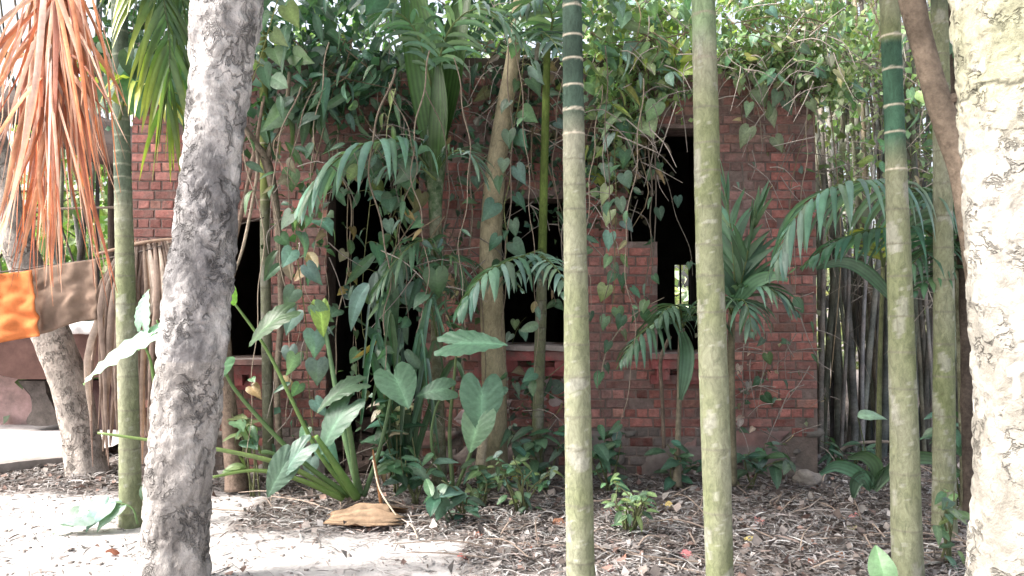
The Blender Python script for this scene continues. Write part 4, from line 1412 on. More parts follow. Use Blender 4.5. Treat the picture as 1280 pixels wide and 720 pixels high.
# small palm in front of the opening, drooping to the left
b = at(847, 604, 6.45)
sp1 = thing('young_palm', 'small palm with drooping fronds and thin bare stem below the dark opening', 'palm', (b[0], 6.45, 0))
mb, p, r = trunk_mesh([(846, 608, 6.45, 13), (847, 560, 6.45, 8), (849, 500, 6.45, 6.5), (850, 450, 6.45, 6.5), (852, 410, 6.45, 8)], 60, 8, brown((.17, .15, .11), 9, .5))
mb.build('trunk', M_TWIG, sp1)
mb, p, r = trunk_mesh([(830, 560, 6.5, 5), (828, 500, 6.5, 5), (826, 450, 6.5, 5), (838, 420, 6.48, 5)], 40, 6, brown((.12, .095, .075), 9, .5))
mb.build('stem', M_TWIG, sp1)
GF = np.array((.07, .13, .085))
frond(sp1, ap([(852, 415, 6.45), (838, 395, 6.3), (815, 405, 6.15), (790, 430, 6.05), (770, 462, 6.0)]), 16, .36, .02, GF, droop=1.2, spread=62, lift=.05)
frond(sp1, ap([(852, 415, 6.45), (850, 385, 6.25), (835, 385, 6.1), (812, 410, 6.0)]), 12, .34, .024, GF * 1.15, droop=1.2, spread=62)
frond(sp1, ap([(852, 412, 6.45), (866, 385, 6.3), (890, 390, 6.2), (905, 430, 6.15)]), 12, .34, .02, GF, droop=1.2, spread=58)
pleated(sp1, ap([(852, 415, 6.4), (858, 440, 6.3), (856, 470, 6.25), (850, 500, 6.25)]), .06, G_MID * 1.3, 4)

b = at(925, 600, 6.3)
sp2 = thing('young_palm', 'bushy young palm with upright split leaves behind the plain palm trunk', 'palm', (b[0], 6.3, 0))
mb, p, r = trunk_mesh([(916, 606, 6.3, 12), (915, 520, 6.3, 9), (914, 450, 6.3, 9), (915, 390, 6.3, 9)], 40, 8, brown((.13, .12, .08), 9, .4))
mb.build('trunk', M_TWIG, sp2)
frond(sp2, ap([(915, 395, 6.3), (918, 350, 6.2), (914, 290, 6.15), (906, 235, 6.15)]), 12, .5, .034, GF * 1.2, droop=.35, spread=36, lift=.05, prof=lambda t: 1 - .45 * t)
frond(sp2, ap([(915, 395, 6.3), (928, 345, 6.15), (938, 300, 6.1), (948, 255, 6.1)]), 12, .48, .034, GF * 1.1, droop=.3, spread=33, lift=.05, prof=lambda t: 1 - .45 * t)
frond(sp2, ap([(915, 390, 6.3), (935, 362, 6.15), (965, 362, 6.0), (1000, 395, 5.95)]), 13, .34, .02, BLUE * 1.1, droop=.9, spread=50)
frond(sp2, ap([(915, 395, 6.3), (925, 375, 6.1), (935, 385, 5.95), (940, 420, 5.9)]), 10, .36, .024, BLUE * 1.1, droop=1.1, spread=55)
pleated(sp2, ap([(915, 385, 6.2), (940, 355, 6.05), (965, 345, 5.95), (985, 350, 5.9)]), .055, G_MID * 1.5, 4, 1)
frond(sp2, ap([(915, 395, 6.3), (905, 372, 6.1), (888, 375, 5.95), (880, 410, 5.9)]), 10, .34, .022, BLUE, droop=1.1, spread=55)

# palm clump at the right whose fronds arch over the bamboo
b = at(1218, 640, 5.8)
sp3 = thing('young_palm', 'clump palm arching long drooping blue green fronds across the house corner', 'palm', (b[0], 5.8, 0))
mb, p, r = trunk_mesh([(1212, 660, 5.8, 20), (1208, 560, 5.8, 16), (1204, 440, 5.8, 15), (1201, 330, 5.8, 15)], 60, 10, brown((.1, .1, .06), 8, .4))
mb.build('trunk', M_PALM, sp3)
frond(sp3, ap([(1201, 335, 5.8), (1178, 262, 5.6), (1130, 232, 5.4), (1080, 226, 5.2), (1030, 238, 5.1), (992, 275, 5.05), (968, 335, 5.0)]), 34, .6, .024, BLUE * 1.3, droop=1.6, spread=70, lenpow=.55, lift=.1)
frond(sp3, ap([(1201, 335, 5.8), (1160, 290, 5.6), (1110, 285, 5.5), (1050, 300, 5.4), (1000, 335, 5.35)]), 24, .5, .02, G_DARK * 1.8, droop=1.1, spread=60)
frond(sp3, ap([(1201, 335, 5.8), (1180, 310, 5.5), (1150, 320, 5.3), (1120, 360, 5.2)]), 16, .42, .018, G_MID, droop=1.1, spread=60)
frond(sp3, ap([(1201, 335, 5.8), (1196, 270, 5.6), (1170, 235, 5.4), (1150, 260, 5.2)]), 14, .42, .02, BLUE, droop=1.2, spread=56)
frond(sp3, ap([(1201, 335, 5.8), (1215, 290, 5.6), (1240, 280, 5.5), (1260, 320, 5.4)]), 14, .42, .02, G_MID, droop=1.2, spread=56)
frond(sp3, ap([(1201, 340, 5.8), (1190, 335, 5.5), (1165, 345, 5.3), (1140, 368, 5.2)]), 10, .4, .024, G_MID * 1.1, droop=.6, spread=44)
pleated(sp3, ap([(1120, 378, 5.4), (1085, 342, 5.35), (1055, 328, 5.3), (1020, 335, 5.3)]), .045, G_MID * 1.1, 4)
b = at(1095, 560, 6.2)
sp4 = thing('young_palm', 'small bright green palm shoot beside the banded palm', 'palm', (b[0], 6.2, 0))
mb, p, r = trunk_mesh([(1098, 590, 6.2, 8), (1100, 450, 6.2, 6), (1104, 330, 6.2, 5)], 40, 8, brown((.09, .1, .05)))
mb.build('trunk', M_TWIG, sp4)
frond(sp4, ap([(1104, 335, 6.2), (1098, 305, 6.1), (1085, 290, 6.05), (1068, 285, 6.0)]), 8, .24, .018, G_YEL * .9, droop=.5, spread=48)
frond(sp4, ap([(1104, 335, 6.2), (1112, 300, 6.1), (1125, 285, 6.05), (1150, 290, 6.0)]), 8, .24, .018, G_YEL * .8, droop=.6, spread=48)

# green fan frond of the left palm, seen against the brick
lp = [o for o in COL.objects if o.get('label', '').startswith('pale green palm trunk')][0]
frond(lp, ap([(149, -60, 5.45), (175, -70, 5.2), (200, -20, 5.0), (212, 60, 4.95), (208, 130, 4.95)]), 30, .8, .022, np.array((.075, .14, .06)), droop=.75, spread=44, lift=0, tipcol=(.32, .34, .06), prof=lambda t: 1.05 - .35 * t)
frond(lp, ap([(149, -40, 5.45), (190, -60, 5.3), (225, -10, 5.2), (238, 90, 5.2)]), 22, .72, .022, np.array((.06, .12, .06)), droop=.8, spread=46, lift=0, prof=lambda t: 1.05 - .35 * t)
frond(lp, ap([(149, 150, 5.4), (160, 110, 5.3), (185, 105, 5.2), (215, 130, 5.15)]), 12, .6, .024, G_YEL * .9, droop=1.1, spread=50, tipcol=(.42, .4, .08))
for (px, py, s, dx) in ((140, 95, .3, -.3), (155, 60, .28, .6), (165, 85, .32, .2), (205, 95, .3, .3), (190, 70, .3, .9), (222, 58, .22, .2), (178, 62, .34, -.8)):
    leaf(lp, 'oval', at(px, py, 5.2), (dx, -.2, -.8), (R.uniform(-.4, .4), -1, .4), s, gtint(G_MID * 1.1))

# big orange dead frond in the top left corner, close to the camera
b = at(70, -90, 2.5)
dead = thing('dead_palm_frond', 'dry orange dead palm frond hanging in the upper corner', 'palm frond', b)
m_ = MB()
tube(m_, ap([(40, -220, 2.6), (60, -120, 2.5), (72, -30, 2.45), (66, 60, 2.42), (52, 160, 2.42)]), [.016, .014, .012, .008, .004], 8, (.5, .28, .14), n=20)
m_.build('rachis', M_DRY, dead)
OR = [(.5, .2, .1), (.52, .27, .16), (.36, .14, .085), (.52, .36, .28), (.55, .44, .385), (.42, .185, .115), (.27, .115, .08), (.5, .31, .235), (.4, .24, .17)]
for k in range(150):
    t = (k % 74) / 73
    px0 = 62 + R.uniform(-14, 18) + 12 * math.sin(6 * t)
    py0 = -110 + 190 * R.random()
    side = R.random()
    if k >= 124:           # long low strips
        ex, ey = R.uniform(40, 145), R.uniform(290, 385)
        mx, my = px0 + (ex - px0) * .5, (py0 + ey) / 2 - 12
    elif side < .46:      # to the right, fanning
        ex, ey = R.uniform(75, 168), R.uniform(130, 262)
        mx, my = px0 + (ex - px0) * .45, py0 + (ey - py0) * .42 - 16
    elif side < .8:      # straight bundle
        ex, ey = R.uniform(-8, 70), R.uniform(230, 385)
        mx, my = px0 + (ex - px0) * .4, (py0 + ey) / 2
    else:
        ex, ey = R.uniform(-60, 30), R.uniform(90, 330)
        mx, my = px0 + (ex - px0) * .55, (py0 + ey) / 2 - 18
    Y0 = R.uniform(2.3, 2.62)
    P = spline(ap([(px0, py0, 2.46), (mx, my, Y0), (ex, ey, Y0 + R.uniform(-.08, .08))]), 12)
    D = np.gradient(P, axis=0)
    D /= np.linalg.norm(D, axis=1)[:, None]
    tw = np.linspace(0, R.uniform(-1.6, 1.6), 12) + R.uniform(-.6, .6)
    sx = np.cross(D, np.array((0, 1, 0)))
    sx /= np.linalg.norm(sx, axis=1)[:, None] + 1e-6
    sy = np.cross(D, sx)
    wd = sx * np.cos(tw)[:, None] + sy * np.sin(tw)[:, None]
    nn = np.cross(D, wd)
    s = np.linspace(0, 1, 12)
    W = R.uniform(.0035, .0105) * np.minimum(1, .5 + 2 * s) * (1 - s ** 3 * .92)
    P = P + np.stack([.012 * np.sin(s * R.uniform(4, 9) + k), .01 * np.sin(s * 7 + 2 * k), 0 * s], 1) * (s[:, None] ** 1.5) * R.uniform(0, 2.2)
    v = np.concatenate([P - wd * W[:, None], P + nn * (W * .5)[:, None], P + wd * W[:, None]])
    K = 12
    q = []
    for i in range(K - 1):
        q += [(i, i + 1, K + i + 1, K + i), (K + i, K + i + 1, 2 * K + i + 1, 2 * K + i)]
    c = np.array(OR[R.randrange(len(OR))]) * R.uniform(.75, 1.15)
    m_ = MB()
    m_.add(v, q, None, c * (1 + .25 * np.sin(np.tile(s * 9 + k, 3))[:, None]))
    m_.build('leaflet', M_DRY, dead)

# brown dead skirt of a palm behind the left palm
b = at(185, 300, 6.3)
sk = thing('dead_palm_frond', 'withered brown palm frond hanging to the ground behind the pale green palm', 'palm frond', b)
m_ = MB()
tube(m_, ap([(120, 318, 6.3), (180, 303, 6.25), (235, 297, 6.2)]), [.012, .014, .008], 7, (.28, .2, .15), n=14)
m_.build('rachis', M_DRY, sk)
for k in range(130):
    px0 = 128 + R.uniform(0, 112)
    f = (px0 - 128) / 112
    y_end = R.uniform(430, 590) if f < .75 else R.uniform(380, 500)
    ex = px0 + (px0 - 190) * R.uniform(-.05, .2) + R.uniform(-12, 12)
    Y0 = R.uniform(6.1, 6.5)
    P = spline(ap([(px0 * .6 + 185 * .4, 303 + R.uniform(-4, 10), 6.28), (px0 + R.uniform(-8, 8), 370, Y0), (ex, (370 + y_end) / 2, Y0), (ex + R.uniform(-8, 8), y_end, Y0 + R.uniform(-.05, .05))]), 10)
    D = np.gradient(P, axis=0)
    D /= np.linalg.norm(D, axis=1)[:, None]
    an = R.uniform(-.9, .9)
    wd = np.tile(np.array((math.cos(an), math.sin(an), 0)), (10, 1))
    s = np.linspace(0, 1, 10)
    W = R.uniform(.014, .036) * np.minimum(1, .4 + 2 * s) * (1 - s ** 3 * .85)
    nn = np.cross(D, wd)
    v = np.concatenate([P - wd * W[:, None], P + nn * (W * .7)[:, None], P + wd * W[:, None]])
    q = []
    K = 10
    for i in range(K - 1):
        q += [(i, i + 1, K + i + 1, K + i), (K + i, K + i + 1, 2 * K + i + 1, 2 * K + i)]
    c = np.array(((.24, .18, .15), (.3, .23, .19), (.17, .125, .105), (.4, .33, .28))[R.randrange(4)])
    m_ = MB()
    m_.add(v, q, None, c)
    m_.build('leaflet', M_DRY, sk)


# ------------------------------------------------------------------ elephant ear plants
def petiole(root, pts, r0, r1, col=(.16, .26, .08)):
    mb = MB()
    tube(mb, ap(pts), np.linspace(r0, r1, len(pts)), 9, col, n=24)
    mb.build('petiole', M_FROND, root)


b = at(440, 615, 5.9)
ee = thing('elephant_ear_plant', 'large elephant ear plant with thick pale green stalks before the doorway', 'plant', (b[0], 5.9, 0))
petiole(ee, [(442, 622, 5.9), (395, 560, 5.8), (335, 440, 5.7), (288, 372, 5.6)], .02, .008)
petiole(ee, [(436, 620, 5.9), (370, 570, 5.75), (300, 495, 5.6), (276, 455, 5.5)], .022, .009, (.13, .22, .08))
petiole(ee, [(430, 622, 5.88), (365, 585, 5.7), (290, 565, 5.55), (200, 552, 5.4), (122, 541, 5.3)], .022, .008, (.2, .28, .1))
petiole(ee, [(428, 624, 5.85), (375, 600, 5.7), (320, 588, 5.6), (262, 597, 5.5)], .022, .009, (.2, .3, .09))
petiole(ee, [(450, 618, 5.9), (430, 540, 5.95), (415, 460, 6.0), (402, 385, 6.05)], .03, .012, (.17, .28, .14))
petiole(ee, [(448, 620, 5.9), (440, 560, 5.8), (430, 500, 5.75), (425, 488, 5.7)], .026, .012, (.14, .22, .1))
petiole(ee, [(455, 620, 5.9), (475, 560, 5.9), (490, 490, 5.9), (492, 470, 5.85)], .02, .008, (.1, .17, .08))
petiole(ee, [(446, 622, 5.85), (425, 590, 5.7), (405, 560, 5.6), (395, 545, 5.55)], .034, .015, (.14, .24, .07))


def eleaf(root, px, py, Y, d, nrm, s, tint, wide=1.0, v=None):
    leaf(root, 'arrow', at(px, py, Y), d, nrm, s, tint, wide, v=v)


eleaf(ee, 434, 508, 5.65, (-.55, -.3, -.65), (-.25, -.75, .6), .36, (.1, .18, .125), 1.1, 1)
eleaf(ee, 356, 392, 5.6, (-1, -.35, -.55), (.2, -.6, .9), .32, (.09, .16, .08), 1.1, 1)
eleaf(ee, 284, 372, 5.55, (-.1, -.2, 1), (.7, -1, .2), .2, (.2, .42, .08), .9, 0)
eleaf(ee, 274, 452, 5.5, (-.4, -.4, -.6), (.3, -.8, .5), .26, (.11, .22, .12), 1)
eleaf(ee, 492, 468, 5.8, (.35, -.5, -.5), (.1, -.8, .7), .3, (.1, .19, .12), 1.25, 0)
eleaf(ee, 445, 480, 5.7, (-.7, -.3, -.15), (.1, -.5, .9), .3, (.09, .15, .095), 1.1, 2)
eleaf(ee, 400, 385, 6.0, (.15, -.2, -1), (.1, -1, .3), .22, (.22, .34, .07), 1.1, 0)
eleaf(ee, 380, 560, 5.5, (-.8, -.3, -.7), (-.3, -.8, .5), .27, (.1, .18, .14), .8, 1)
eleaf(ee, 360, 575, 5.5, (-.5, -.3, -.8), (.1, -.9, .4), .28, (.13, .22, .16), .9, 1)
b = at(560, 605, 6.1)
ee2 = thing('elephant_ear_plant', 'elephant ear plant with two broad grey green leaves beside the tan trunk', 'plant', (b[0], 6.1, 0))
petiole(ee2, [(566, 610, 6.1), (562, 540, 6.1), (568, 470, 6.0), (572, 425, 5.85)], .018, .008, (.14, .2, .09))
petiole(ee2, [(570, 612, 6.1), (590, 560, 6.0), (600, 510, 5.9), (594, 482, 5.8)], .016, .008, (.13, .19, .09))
petiole(ee2, [(562, 612, 6.1), (540, 560, 6.0), (545, 510, 5.9), (560, 490, 5.85)], .014, .007, (.12, .19, .09))
eleaf(ee2, 565, 430, 5.8, (1, -.25, .12), (.1, -.75, .75), .40, (.1, .2, .13), 1.0, 0)
eleaf(ee2, 602, 484, 5.75, (.0, -.3, -1), (.2, -1, .35), .32, (.1, .2, .13), 1.35, 0)
eleaf(ee2, 560, 486, 5.8, (-.9, -.3, .0), (-.1, -.8, .6), .22, (.1, .18, .12), 1.2, 1)
eleaf(ee2, 600, 520, 5.72, (-.35, -.3, -.9), (-.2, -1, .3), .26, (.13, .24, .14), 1.1, 1)
b = at(180, 560, 5.2)
ee3 = thing('elephant_ear_plant', 'pale broad leaves on a thin stalk between the two left trunks', 'plant', (b[0], 5.2, 0))
petiole(ee3, [(192, 640, 5.25), (198, 540, 5.2), (190, 460, 5.1), (180, 430, 5.0)], .014, .007)
petiole(ee3, [(194, 640, 5.25), (206, 520, 5.2), (208, 440, 5.15), (196, 400, 5.1)], .012, .006)
eleaf(ee3, 182, 424, 4.98, (-1, -.3, -.55), (-.2, -.5, 1), .44, (.34, .5, .42), .75, 0)
eleaf(ee3, 178, 404, 5.05, (.15, -.3, .9), (-.3, -.9, .5), .22, (.3, .46, .36), 1.1, 0)
eleaf(ee3, 180, 425, 5.05, (.75, -.3, .7), (-.2, -.8, .7), .22, (.3, .48, .38), .7, 0)
b = at(190, 645, 5.3)
ee4 = thing('broad_leaf_seedling', 'bruised blue green leaves lying at the foot of the pale green palm', 'plant', (b[0], 5.3, 0))
for (px, py, s, d) in ((135, 628, .2, (-.5, -.5, -.45)), (118, 640, .24, (-1, -.3, -.12)), (104, 642, .2, (-.6, -.5, -.2)), (150, 632, .18, (-.5, -.5, -.3)), (185, 610, .16, (.3, -.2, -1))):
    leaf(ee4, 'heart', at(px, py, 5.3), d, (-.1, -.6, .8), s, gtint((.14, .23, .18)))
m_ = MB()
tube(m_, ap([(172, 655, 5.3), (165, 635, 5.3), (140, 628, 5.3), (110, 638, 5.3)]), [.008, .006, .005, .003], 6, (.12, .2, .08), n=14)
m_.build('stem', M_FROND, ee4)


# ------------------------------------------------------------------ shrubs and seedlings at the wall's foot
def shrub(label, px, py, Y, w_px, h_px, n, size, tints, kinds=('oval',), name='shrub', cat='shrub', nst=5, group=None, up=.2):
    b = at(px, py, Y)
    root = thing(name, label, cat, (b[0], Y, 0), group)
    mb = MB()
    ends = []
    for k in range(nst):
        e = at(px + R.uniform(-.5, .5) * w_px, py - h_px * R.uniform(.5, 1), Y + R.uniform(-.25, .15))
        s = np.array((b[0] + R.uniform(-.05, .05), Y, -.01))
        m_ = (s + e) / 2 + np.array((R.uniform(-.06, .06), 0, .05))
        tube(mb, [s, m_, e], [.008, .006, .003], 6, (.11, .12, .06), n=9)
        ends.append((s, m_, e))
    mb.build('stems', M_TWIG, root)
    for k in range(n):
        s, m_, e = ends[R.randrange(nst)]
        t = R.uniform(.35, 1)
        pos = (m_ * (1 - t) + e * t) if R.random() < .8 else (s * (1 - t) + m_ * t)
        pos = pos + NR.uniform(-.05, .05, 3)
        a = R.uniform(0, 2 * math.pi)
        d = norm((math.cos(a), math.sin(a) * .7 - .3, R.uniform(-.7, .35) + up))
        leaf(root, R.choice(kinds), pos, d, (R.uniform(-.3, .3), -.4, 1), R.uniform(*size), gtint(tints[R.randrange(len(tints))]))
    return root


shrub('dark leafy shrub at the foot of the thin ringed palm', 682, 600, 6.4, 90, 70, 34, (.1, .18), [G_MID * .9, G_BLUE, G_DARK * 1.4])
shrub('dark leafy shrub under the brick wall beside the banded palm', 765, 605, 6.35, 80, 75, 34, (.1, .19), [G_MID * .9, G_DARK * 1.4, G_BLUE])
shrub('low dark shrub around the bare stem of the small drooping palm', 848, 608, 6.5, 70, 55, 24, (.1, .16), [G_DARK * 1.3, G_MID * .8])
shrub('dark green shrub against the broken plinth beside the plain palm trunk', 935, 612, 6.5, 100, 68, 36, (.1, .19), [G_MID * .85, G_DARK * 1.5, G_BLUE * .9])
shrub('low mixed seedlings near the dry brown sheath', 600, 625, 5.9, 110, 45, 26, (.07, .14), [G_MID, G_BLUE, G_LIGHT * .7], kinds=('oval', 'heart'))
shrub('bright green herb in the litter beside the banded palm', 785, 655, 5.3, 60, 55, 60, (.045, .09), [G_LIGHT, G_LIGHT * 1.2, G_MID * 1.3], nst=10)
shrub('small leaved herb between the tan trunk and the thin palm', 655, 625, 5.8, 80, 60, 60, (.05, .1), [G_MID, G_BLUE, G_LIGHT * .8], nst=10)
shrub('low seedling with oval leaves at the foot of the young pleated palm', 520, 625, 6.0, 80, 80, 30, (.1, .2), [G_MID, G_DARK * 1.4, G_BLUE], nst=6)
shrub('thin seedling with broad leaves before the doorway foot', 575, 640, 5.6, 70, 40, 18, (.12, .2), [G_DARK * 1.5, G_BLUE * .8])
shrub('sapling of light leaves in front of the thick pale trunk', 1180, 690, 4.6, 70, 90, 22, (.07, .13), [G_LIGHT, G_MID * 1.2], nst=5)
shrub('low green seedlings under the bamboo beside the pale palm', 1205, 600, 5.9, 60, 90, 34, (.1, .2), [G_MID, G_DARK * 1.5, G_BLUE], kinds=('lance', 'oval'))
shrub('low leafy plant at the foot of the twisted brown stem', 318, 570, 6.3, 70, 60, 20, (.1, .17), [G_MID * 1.1, G_LIGHT * .8], kinds=('heart', 'oval'))
shrub('ferny undergrowth along the bamboo edge', 1060, 590, 7.2, 70, 40, 26, (.1, .18), [G_DARK * 1.4, G_MID * .8], kinds=('lance',))
shrub('leafy seedling in the deep shade beside the doorway', 500, 590, 6.3, 60, 130, 34, (.1, .2), [G_MID, G_DARK * 1.5, (.4, .36, .26)], kinds=('oval', 'heart'), nst=6)
# low palm seedlings on the ground
b = at(1085, 610, 5.7)
ps = thing('palm_seedling', 'low palm seedling with long leaves in front of the bamboo', 'palm', (b[0], 5.7, 0))
for pts in ([(1090, 612), (1070, 590), (1045, 582), (1025, 592)], [(1090, 612), (1095, 585), (1080, 570), (1060, 572)], [(1092, 612), (1120, 580), (1160, 572), (1200, 590)], [(1092, 612), (1110, 590), (1135, 588), (1150, 610)], [(1090, 612), (1082, 596), (1070, 602), (1066, 622)]):
    pleated(ps, ap(pts, 5.6), .05, gtint(G_MID), 4, R.uniform(-1, 1))
b = at(1085, 560, 6.0)
ps2 = thing('broad_leaf_seedling', 'single pale leaf on a thin stalk before the bamboo', 'plant', (b[0], 6.0, 0))
petiole(ps2, [(1085, 592, 6.0), (1080, 555, 6.0), (1072, 520, 5.95)], .005, .003, (.1, .13, .06))
leaf(ps2, 'oval', at(1072, 521, 5.9), (1, -.2, .35), (-.1, -.7, .7), .21, (.22, .34, .24))
b = at(1108, 715, 4.1)
ps3 = thing('broad_leaf_seedling', 'upright broad leaf at the foot of the green banded palm', 'plant', (b[0], 4.1, 0))
petiole(ps3, [(1112, 740, 4.1), (1108, 722, 4.1), (1106, 715, 4.1)], .006, .004)
leaf(ps3, 'oval', at(1108, 735, 4.05), (-.15, .1, 1), (-.3, -1, .2), .19, (.17, .32, .16), 1.3)
leaf(ps3, 'oval', at(1112, 735, 4.05), (.9, -.2, .3), (-.1, -.6, .8), .16, (.16, .36, .1))

# ------------------------------------------------------------------ left yard: trough, wall, slab, line and cloths
mb = MB()
y0, y1 = 8.7, 9.2
prof = [(at(-160, 420, y0)[0], at(0, 418, y0)[2]), (at(184, 420, y0)[0], at(0, 418, y0)[2]), (at(186, 470, y0)[0], at(0, 455, y0)[2])] + \
       [(at(px, 0, y0)[0], at(0, py, y0)[2]) for px, py in ((150, 470), (90, 474), (30, 474), (0, 468), (-40, 455), (-160, 440))]
m_n = len(prof)
v = [(x, y0, z) for x, z in prof] + [(x, y1, z) for x, z in prof]
cx, cz = np.mean([q[0] for q in prof]), np.mean([q[1] for q in prof])
v += [(cx, y0, cz), (cx, y1, cz)]
tr_ = thing('concrete_trough', 'dark brown concrete trough with rounded underside on a stub pillar', 'trough', (cx, 8.95, 0))
mb.add(v, [(i, (i + 1) % m_n, m_n + (i + 1) % m_n, m_n + i) for i in range(m_n)], [(2 * m_n, (i + 1) % m_n, i) for i in range(m_n)] + [(2 * m_n + 1, m_n + i, m_n + (i + 1) % m_n) for i in range(m_n)], (.085, .05, .044))
mb.build('basin', M_MATTE, tr_, smooth=False)
mb = MB()
OUT = spline(ap([(22, 476), (36, 492), (40, 510), (34, 530), (72, 530), (66, 508), (58, 492), (56, 476)], 8.8), 40)
v = [(q[0] + .008 * noise.noise(Vector(q * 20)), y, q[2]) for y in (8.8, 9.15) for q in OUT]
cen_ = OUT.mean(0)
v += [(cen_[0], 8.8, cen_[2]), (cen_[0], 9.15, cen_[2])]
mb.add(v, [(k, (k + 1) % 40, 40 + (k + 1) % 40, 40 + k) for k in range(40)], [(80, (k + 1) % 40, k) for k in range(40)] + [(81, 40 + k, 40 + (k + 1) % 40) for k in range(40)], (.075, .065, .06))
mb.build('pillar', M_STONE, tr_, smooth=False)
mb = MB()
box(mb, at(110, 0, 8.9)[0], at(190, 0, 8.9)[0], 8.9, 9.15, .0, float(at(0, 476, 8.9)[2]) - .005, (.06, .03, .03), .012)
mb.build('side_pier', M_CONC, tr_, smooth=False)
mb = MB()
box(mb, at(-300, 0, 9.25)[0], at(62, 0, 9.25)[0], 9.25, 9.4, -.05, float(at(0, 455, 9.25)[2]), (.33, .225, .215))
tag(mb.build('low_wall', M_CONC, smooth=False), 'low pink plastered wall under the dark trough', 'wall')
# concrete platform with a dark front edge
A, B = np.array((-6.2, 6.1, 0)), np.array((-4.08, 7.42, 0))
mb = MB()
n = 18
v, c = [], []
fr = [A * (1 - i / n) + B * i / n for i in range(n + 1)]
for q in fr:
    e = .015 * noise.noise(Vector((q[0] * 6, 0, 2)))
    v += [(q[0], q[1] - .01 + e, -.05), (q[0], q[1] + e, .085 + e), (q[0] + .15, q[1] + .5, .1), (q[0] - .1, 9.4, .11)]
    c += [(.05, .045, .042), (.2, .18, .17), (.48, .45, .44), (.5, .47, .47)]
mb.add(v, [(4 * i + k, 4 * i + 4 + k, 4 * i + 5 + k, 4 * i + 1 + k) for i in range(n) for k in range(3)], None, np.array(c))
v2 = v[-4:]
mb.add([v2[0], v2[1], v2[2], v2[3], (v2[3][0], v2[3][1], -.05)], None, [(0, 4, 3), (0, 3, 2), (0, 2, 1)], (.06, .055, .05))
o = mb.build('concrete_platform', M_CONC, smooth=False)
o['kind'] = 'structure'
# clothes line
mb = MB()
LINE = ap([(-160, 352, 6.1), (0, 340, 6.15), (60, 332, 6.2), (122, 324, 6.22), (165, 317, 6.25), (235, 298, 6.3), (330, 272, 6.5)])
tube(mb, LINE, .006, 6, (.12, .1, .09), n=50)
tag(mb.build('clothes_line', M_TWIG), 'thin sagging clothes line strung past the pale green palm', 'line')


def cloth(name, label, cat, px0, px1, py0, py1, Y, col, skew, seed, Wd=30, H=30, fold=.03, taper=0.0):
    mb = MB()
    v, c = [], []
    for j in range(H + 1):
        t = j / H
        for i in range(Wd + 1):
            s = i / Wd
            x = px0 + (px1 - px0) * s + taper * t * (s - .5)
            y = py0(s) + (py1(s) - py0(s)) * t
            q = at(x, y, Y)
            q[1] += .5 * fold * (.3 + t) * math.sin(s * 17 + 3 * noise.noise(Vector((s * 3, t * 5, seed)))) + .4 * fold * noise.noise(Vector((s * 11, t * 9, seed + 3))) + .2 * fold * math.sin(s * 23 + seed + 2 * t) + fold * t * math.sin(s * 7 + seed + 1.2 * t) + .5 * fold * noise.noise(Vector((s * 5, t * 4, seed)))
            v.append(q)
            c.append(np.array(col) * (1 + .2 * noise.noise(Vector((s * 3, t * 3, seed)))) * (.82 if i in (0, Wd) or j == H else 1))
    q = [(j * (Wd + 1) + i, j * (Wd + 1) + i + 1, (j + 1) * (Wd + 1) + i + 1, (j + 1) * (Wd + 1) + i) for j in range(H) for i in range(Wd)]
    mb.add(v, q, None, np.array(c))
    o = mb.build(name, M_CLOTH)
    md = o.modifiers.new('thickness', 'SOLIDIFY')
    md.thickness = .005
    return tag(o, label, cat)


cloth('towel', 'faded brown towel hanging on the clothes line', 'towel', 29, 122, lambda s: 338 - 15 * s, lambda s: 420 - 20 * s + 3 * math.sin(6 * s), 6.18, (.25, .18, .14), 0, 1)
cloth('cloth', 'bright orange cloth hanging beside the brown towel', 'cloth', -90, 40, lambda s: 352 - 14 * s, lambda s: 440 - 16 * s + 4 * math.sin(5 * s), 6.1, (.5, .165, .06), 0, 4, fold=.05, taper=30)
m_ = MB()
v = []
for j in range(7):
    for i in range(13):
        q = at(76 + 46 * i / 12, 402 + 15 * j / 6, 8.66)
        v.append((q[0], q[1] - .03 * math.sin(j * .5) + .01 * math.sin(i), q[2] + .004 * math.sin(i * 1.3)))
m_.add(v, [(j * 13 + i, j * 13 + i + 1, (j + 1) * 13 + i + 1, (j + 1) * 13 + i) for j in range(6) for i in range(12)], None, (.75, .75, .76))
o = m_.build('rag', M_CLOTH)
o.modifiers.new('thickness', 'SOLIDIFY').thickness = .006
tag(o, 'small white rag lying over the rim of the dark trough', 'rag')
# sagging dark thatch edge of a lean-to roof
root = thing('lean_to_roof', 'dark sagging thatch of a lean-to roof behind the orange dead frond', 'roof', at(-20, 600, 8.4) * np.array((1, 1, 0)))
mb = MB()
P0 = ap([(-260, 60, 8.4), (-60, 120, 8.4), (40, 150, 8.4), (110, 186, 8.4), (178, 205, 8.3)])
P0 = spline(P0, 30)
v, c = [], []
for q in P0:
    h = .26 + .05 * noise.noise(Vector(q * 3))
    jit = .05 * noise.noise(Vector(q * 5))
    v += [q + (0, 0, -h * .5 + jit), q + (0, -.12, -h * .3), q + (0, -.1, h * .3 + jit), q + (0, .3, h * .6), q + (0, 1.6, h * 1.6), q + (0, 1.6, h * 1.0)]
    c += [(.05, .035, .03), (.075, .05, .042), (.09, .062, .055), (.09, .065, .055), (.08, .06, .05), (.04, .03, .03)]
mb.add(v, [(6 * i + k, 6 * i + 6 + k, 6 * i + 6 + (k + 1) % 6, 6 * i + (k + 1) % 6) for i in range(29) for k in range(6)], None, np.array(c))
mb.build('thatch', M_TWIG, root)
m2 = MB()
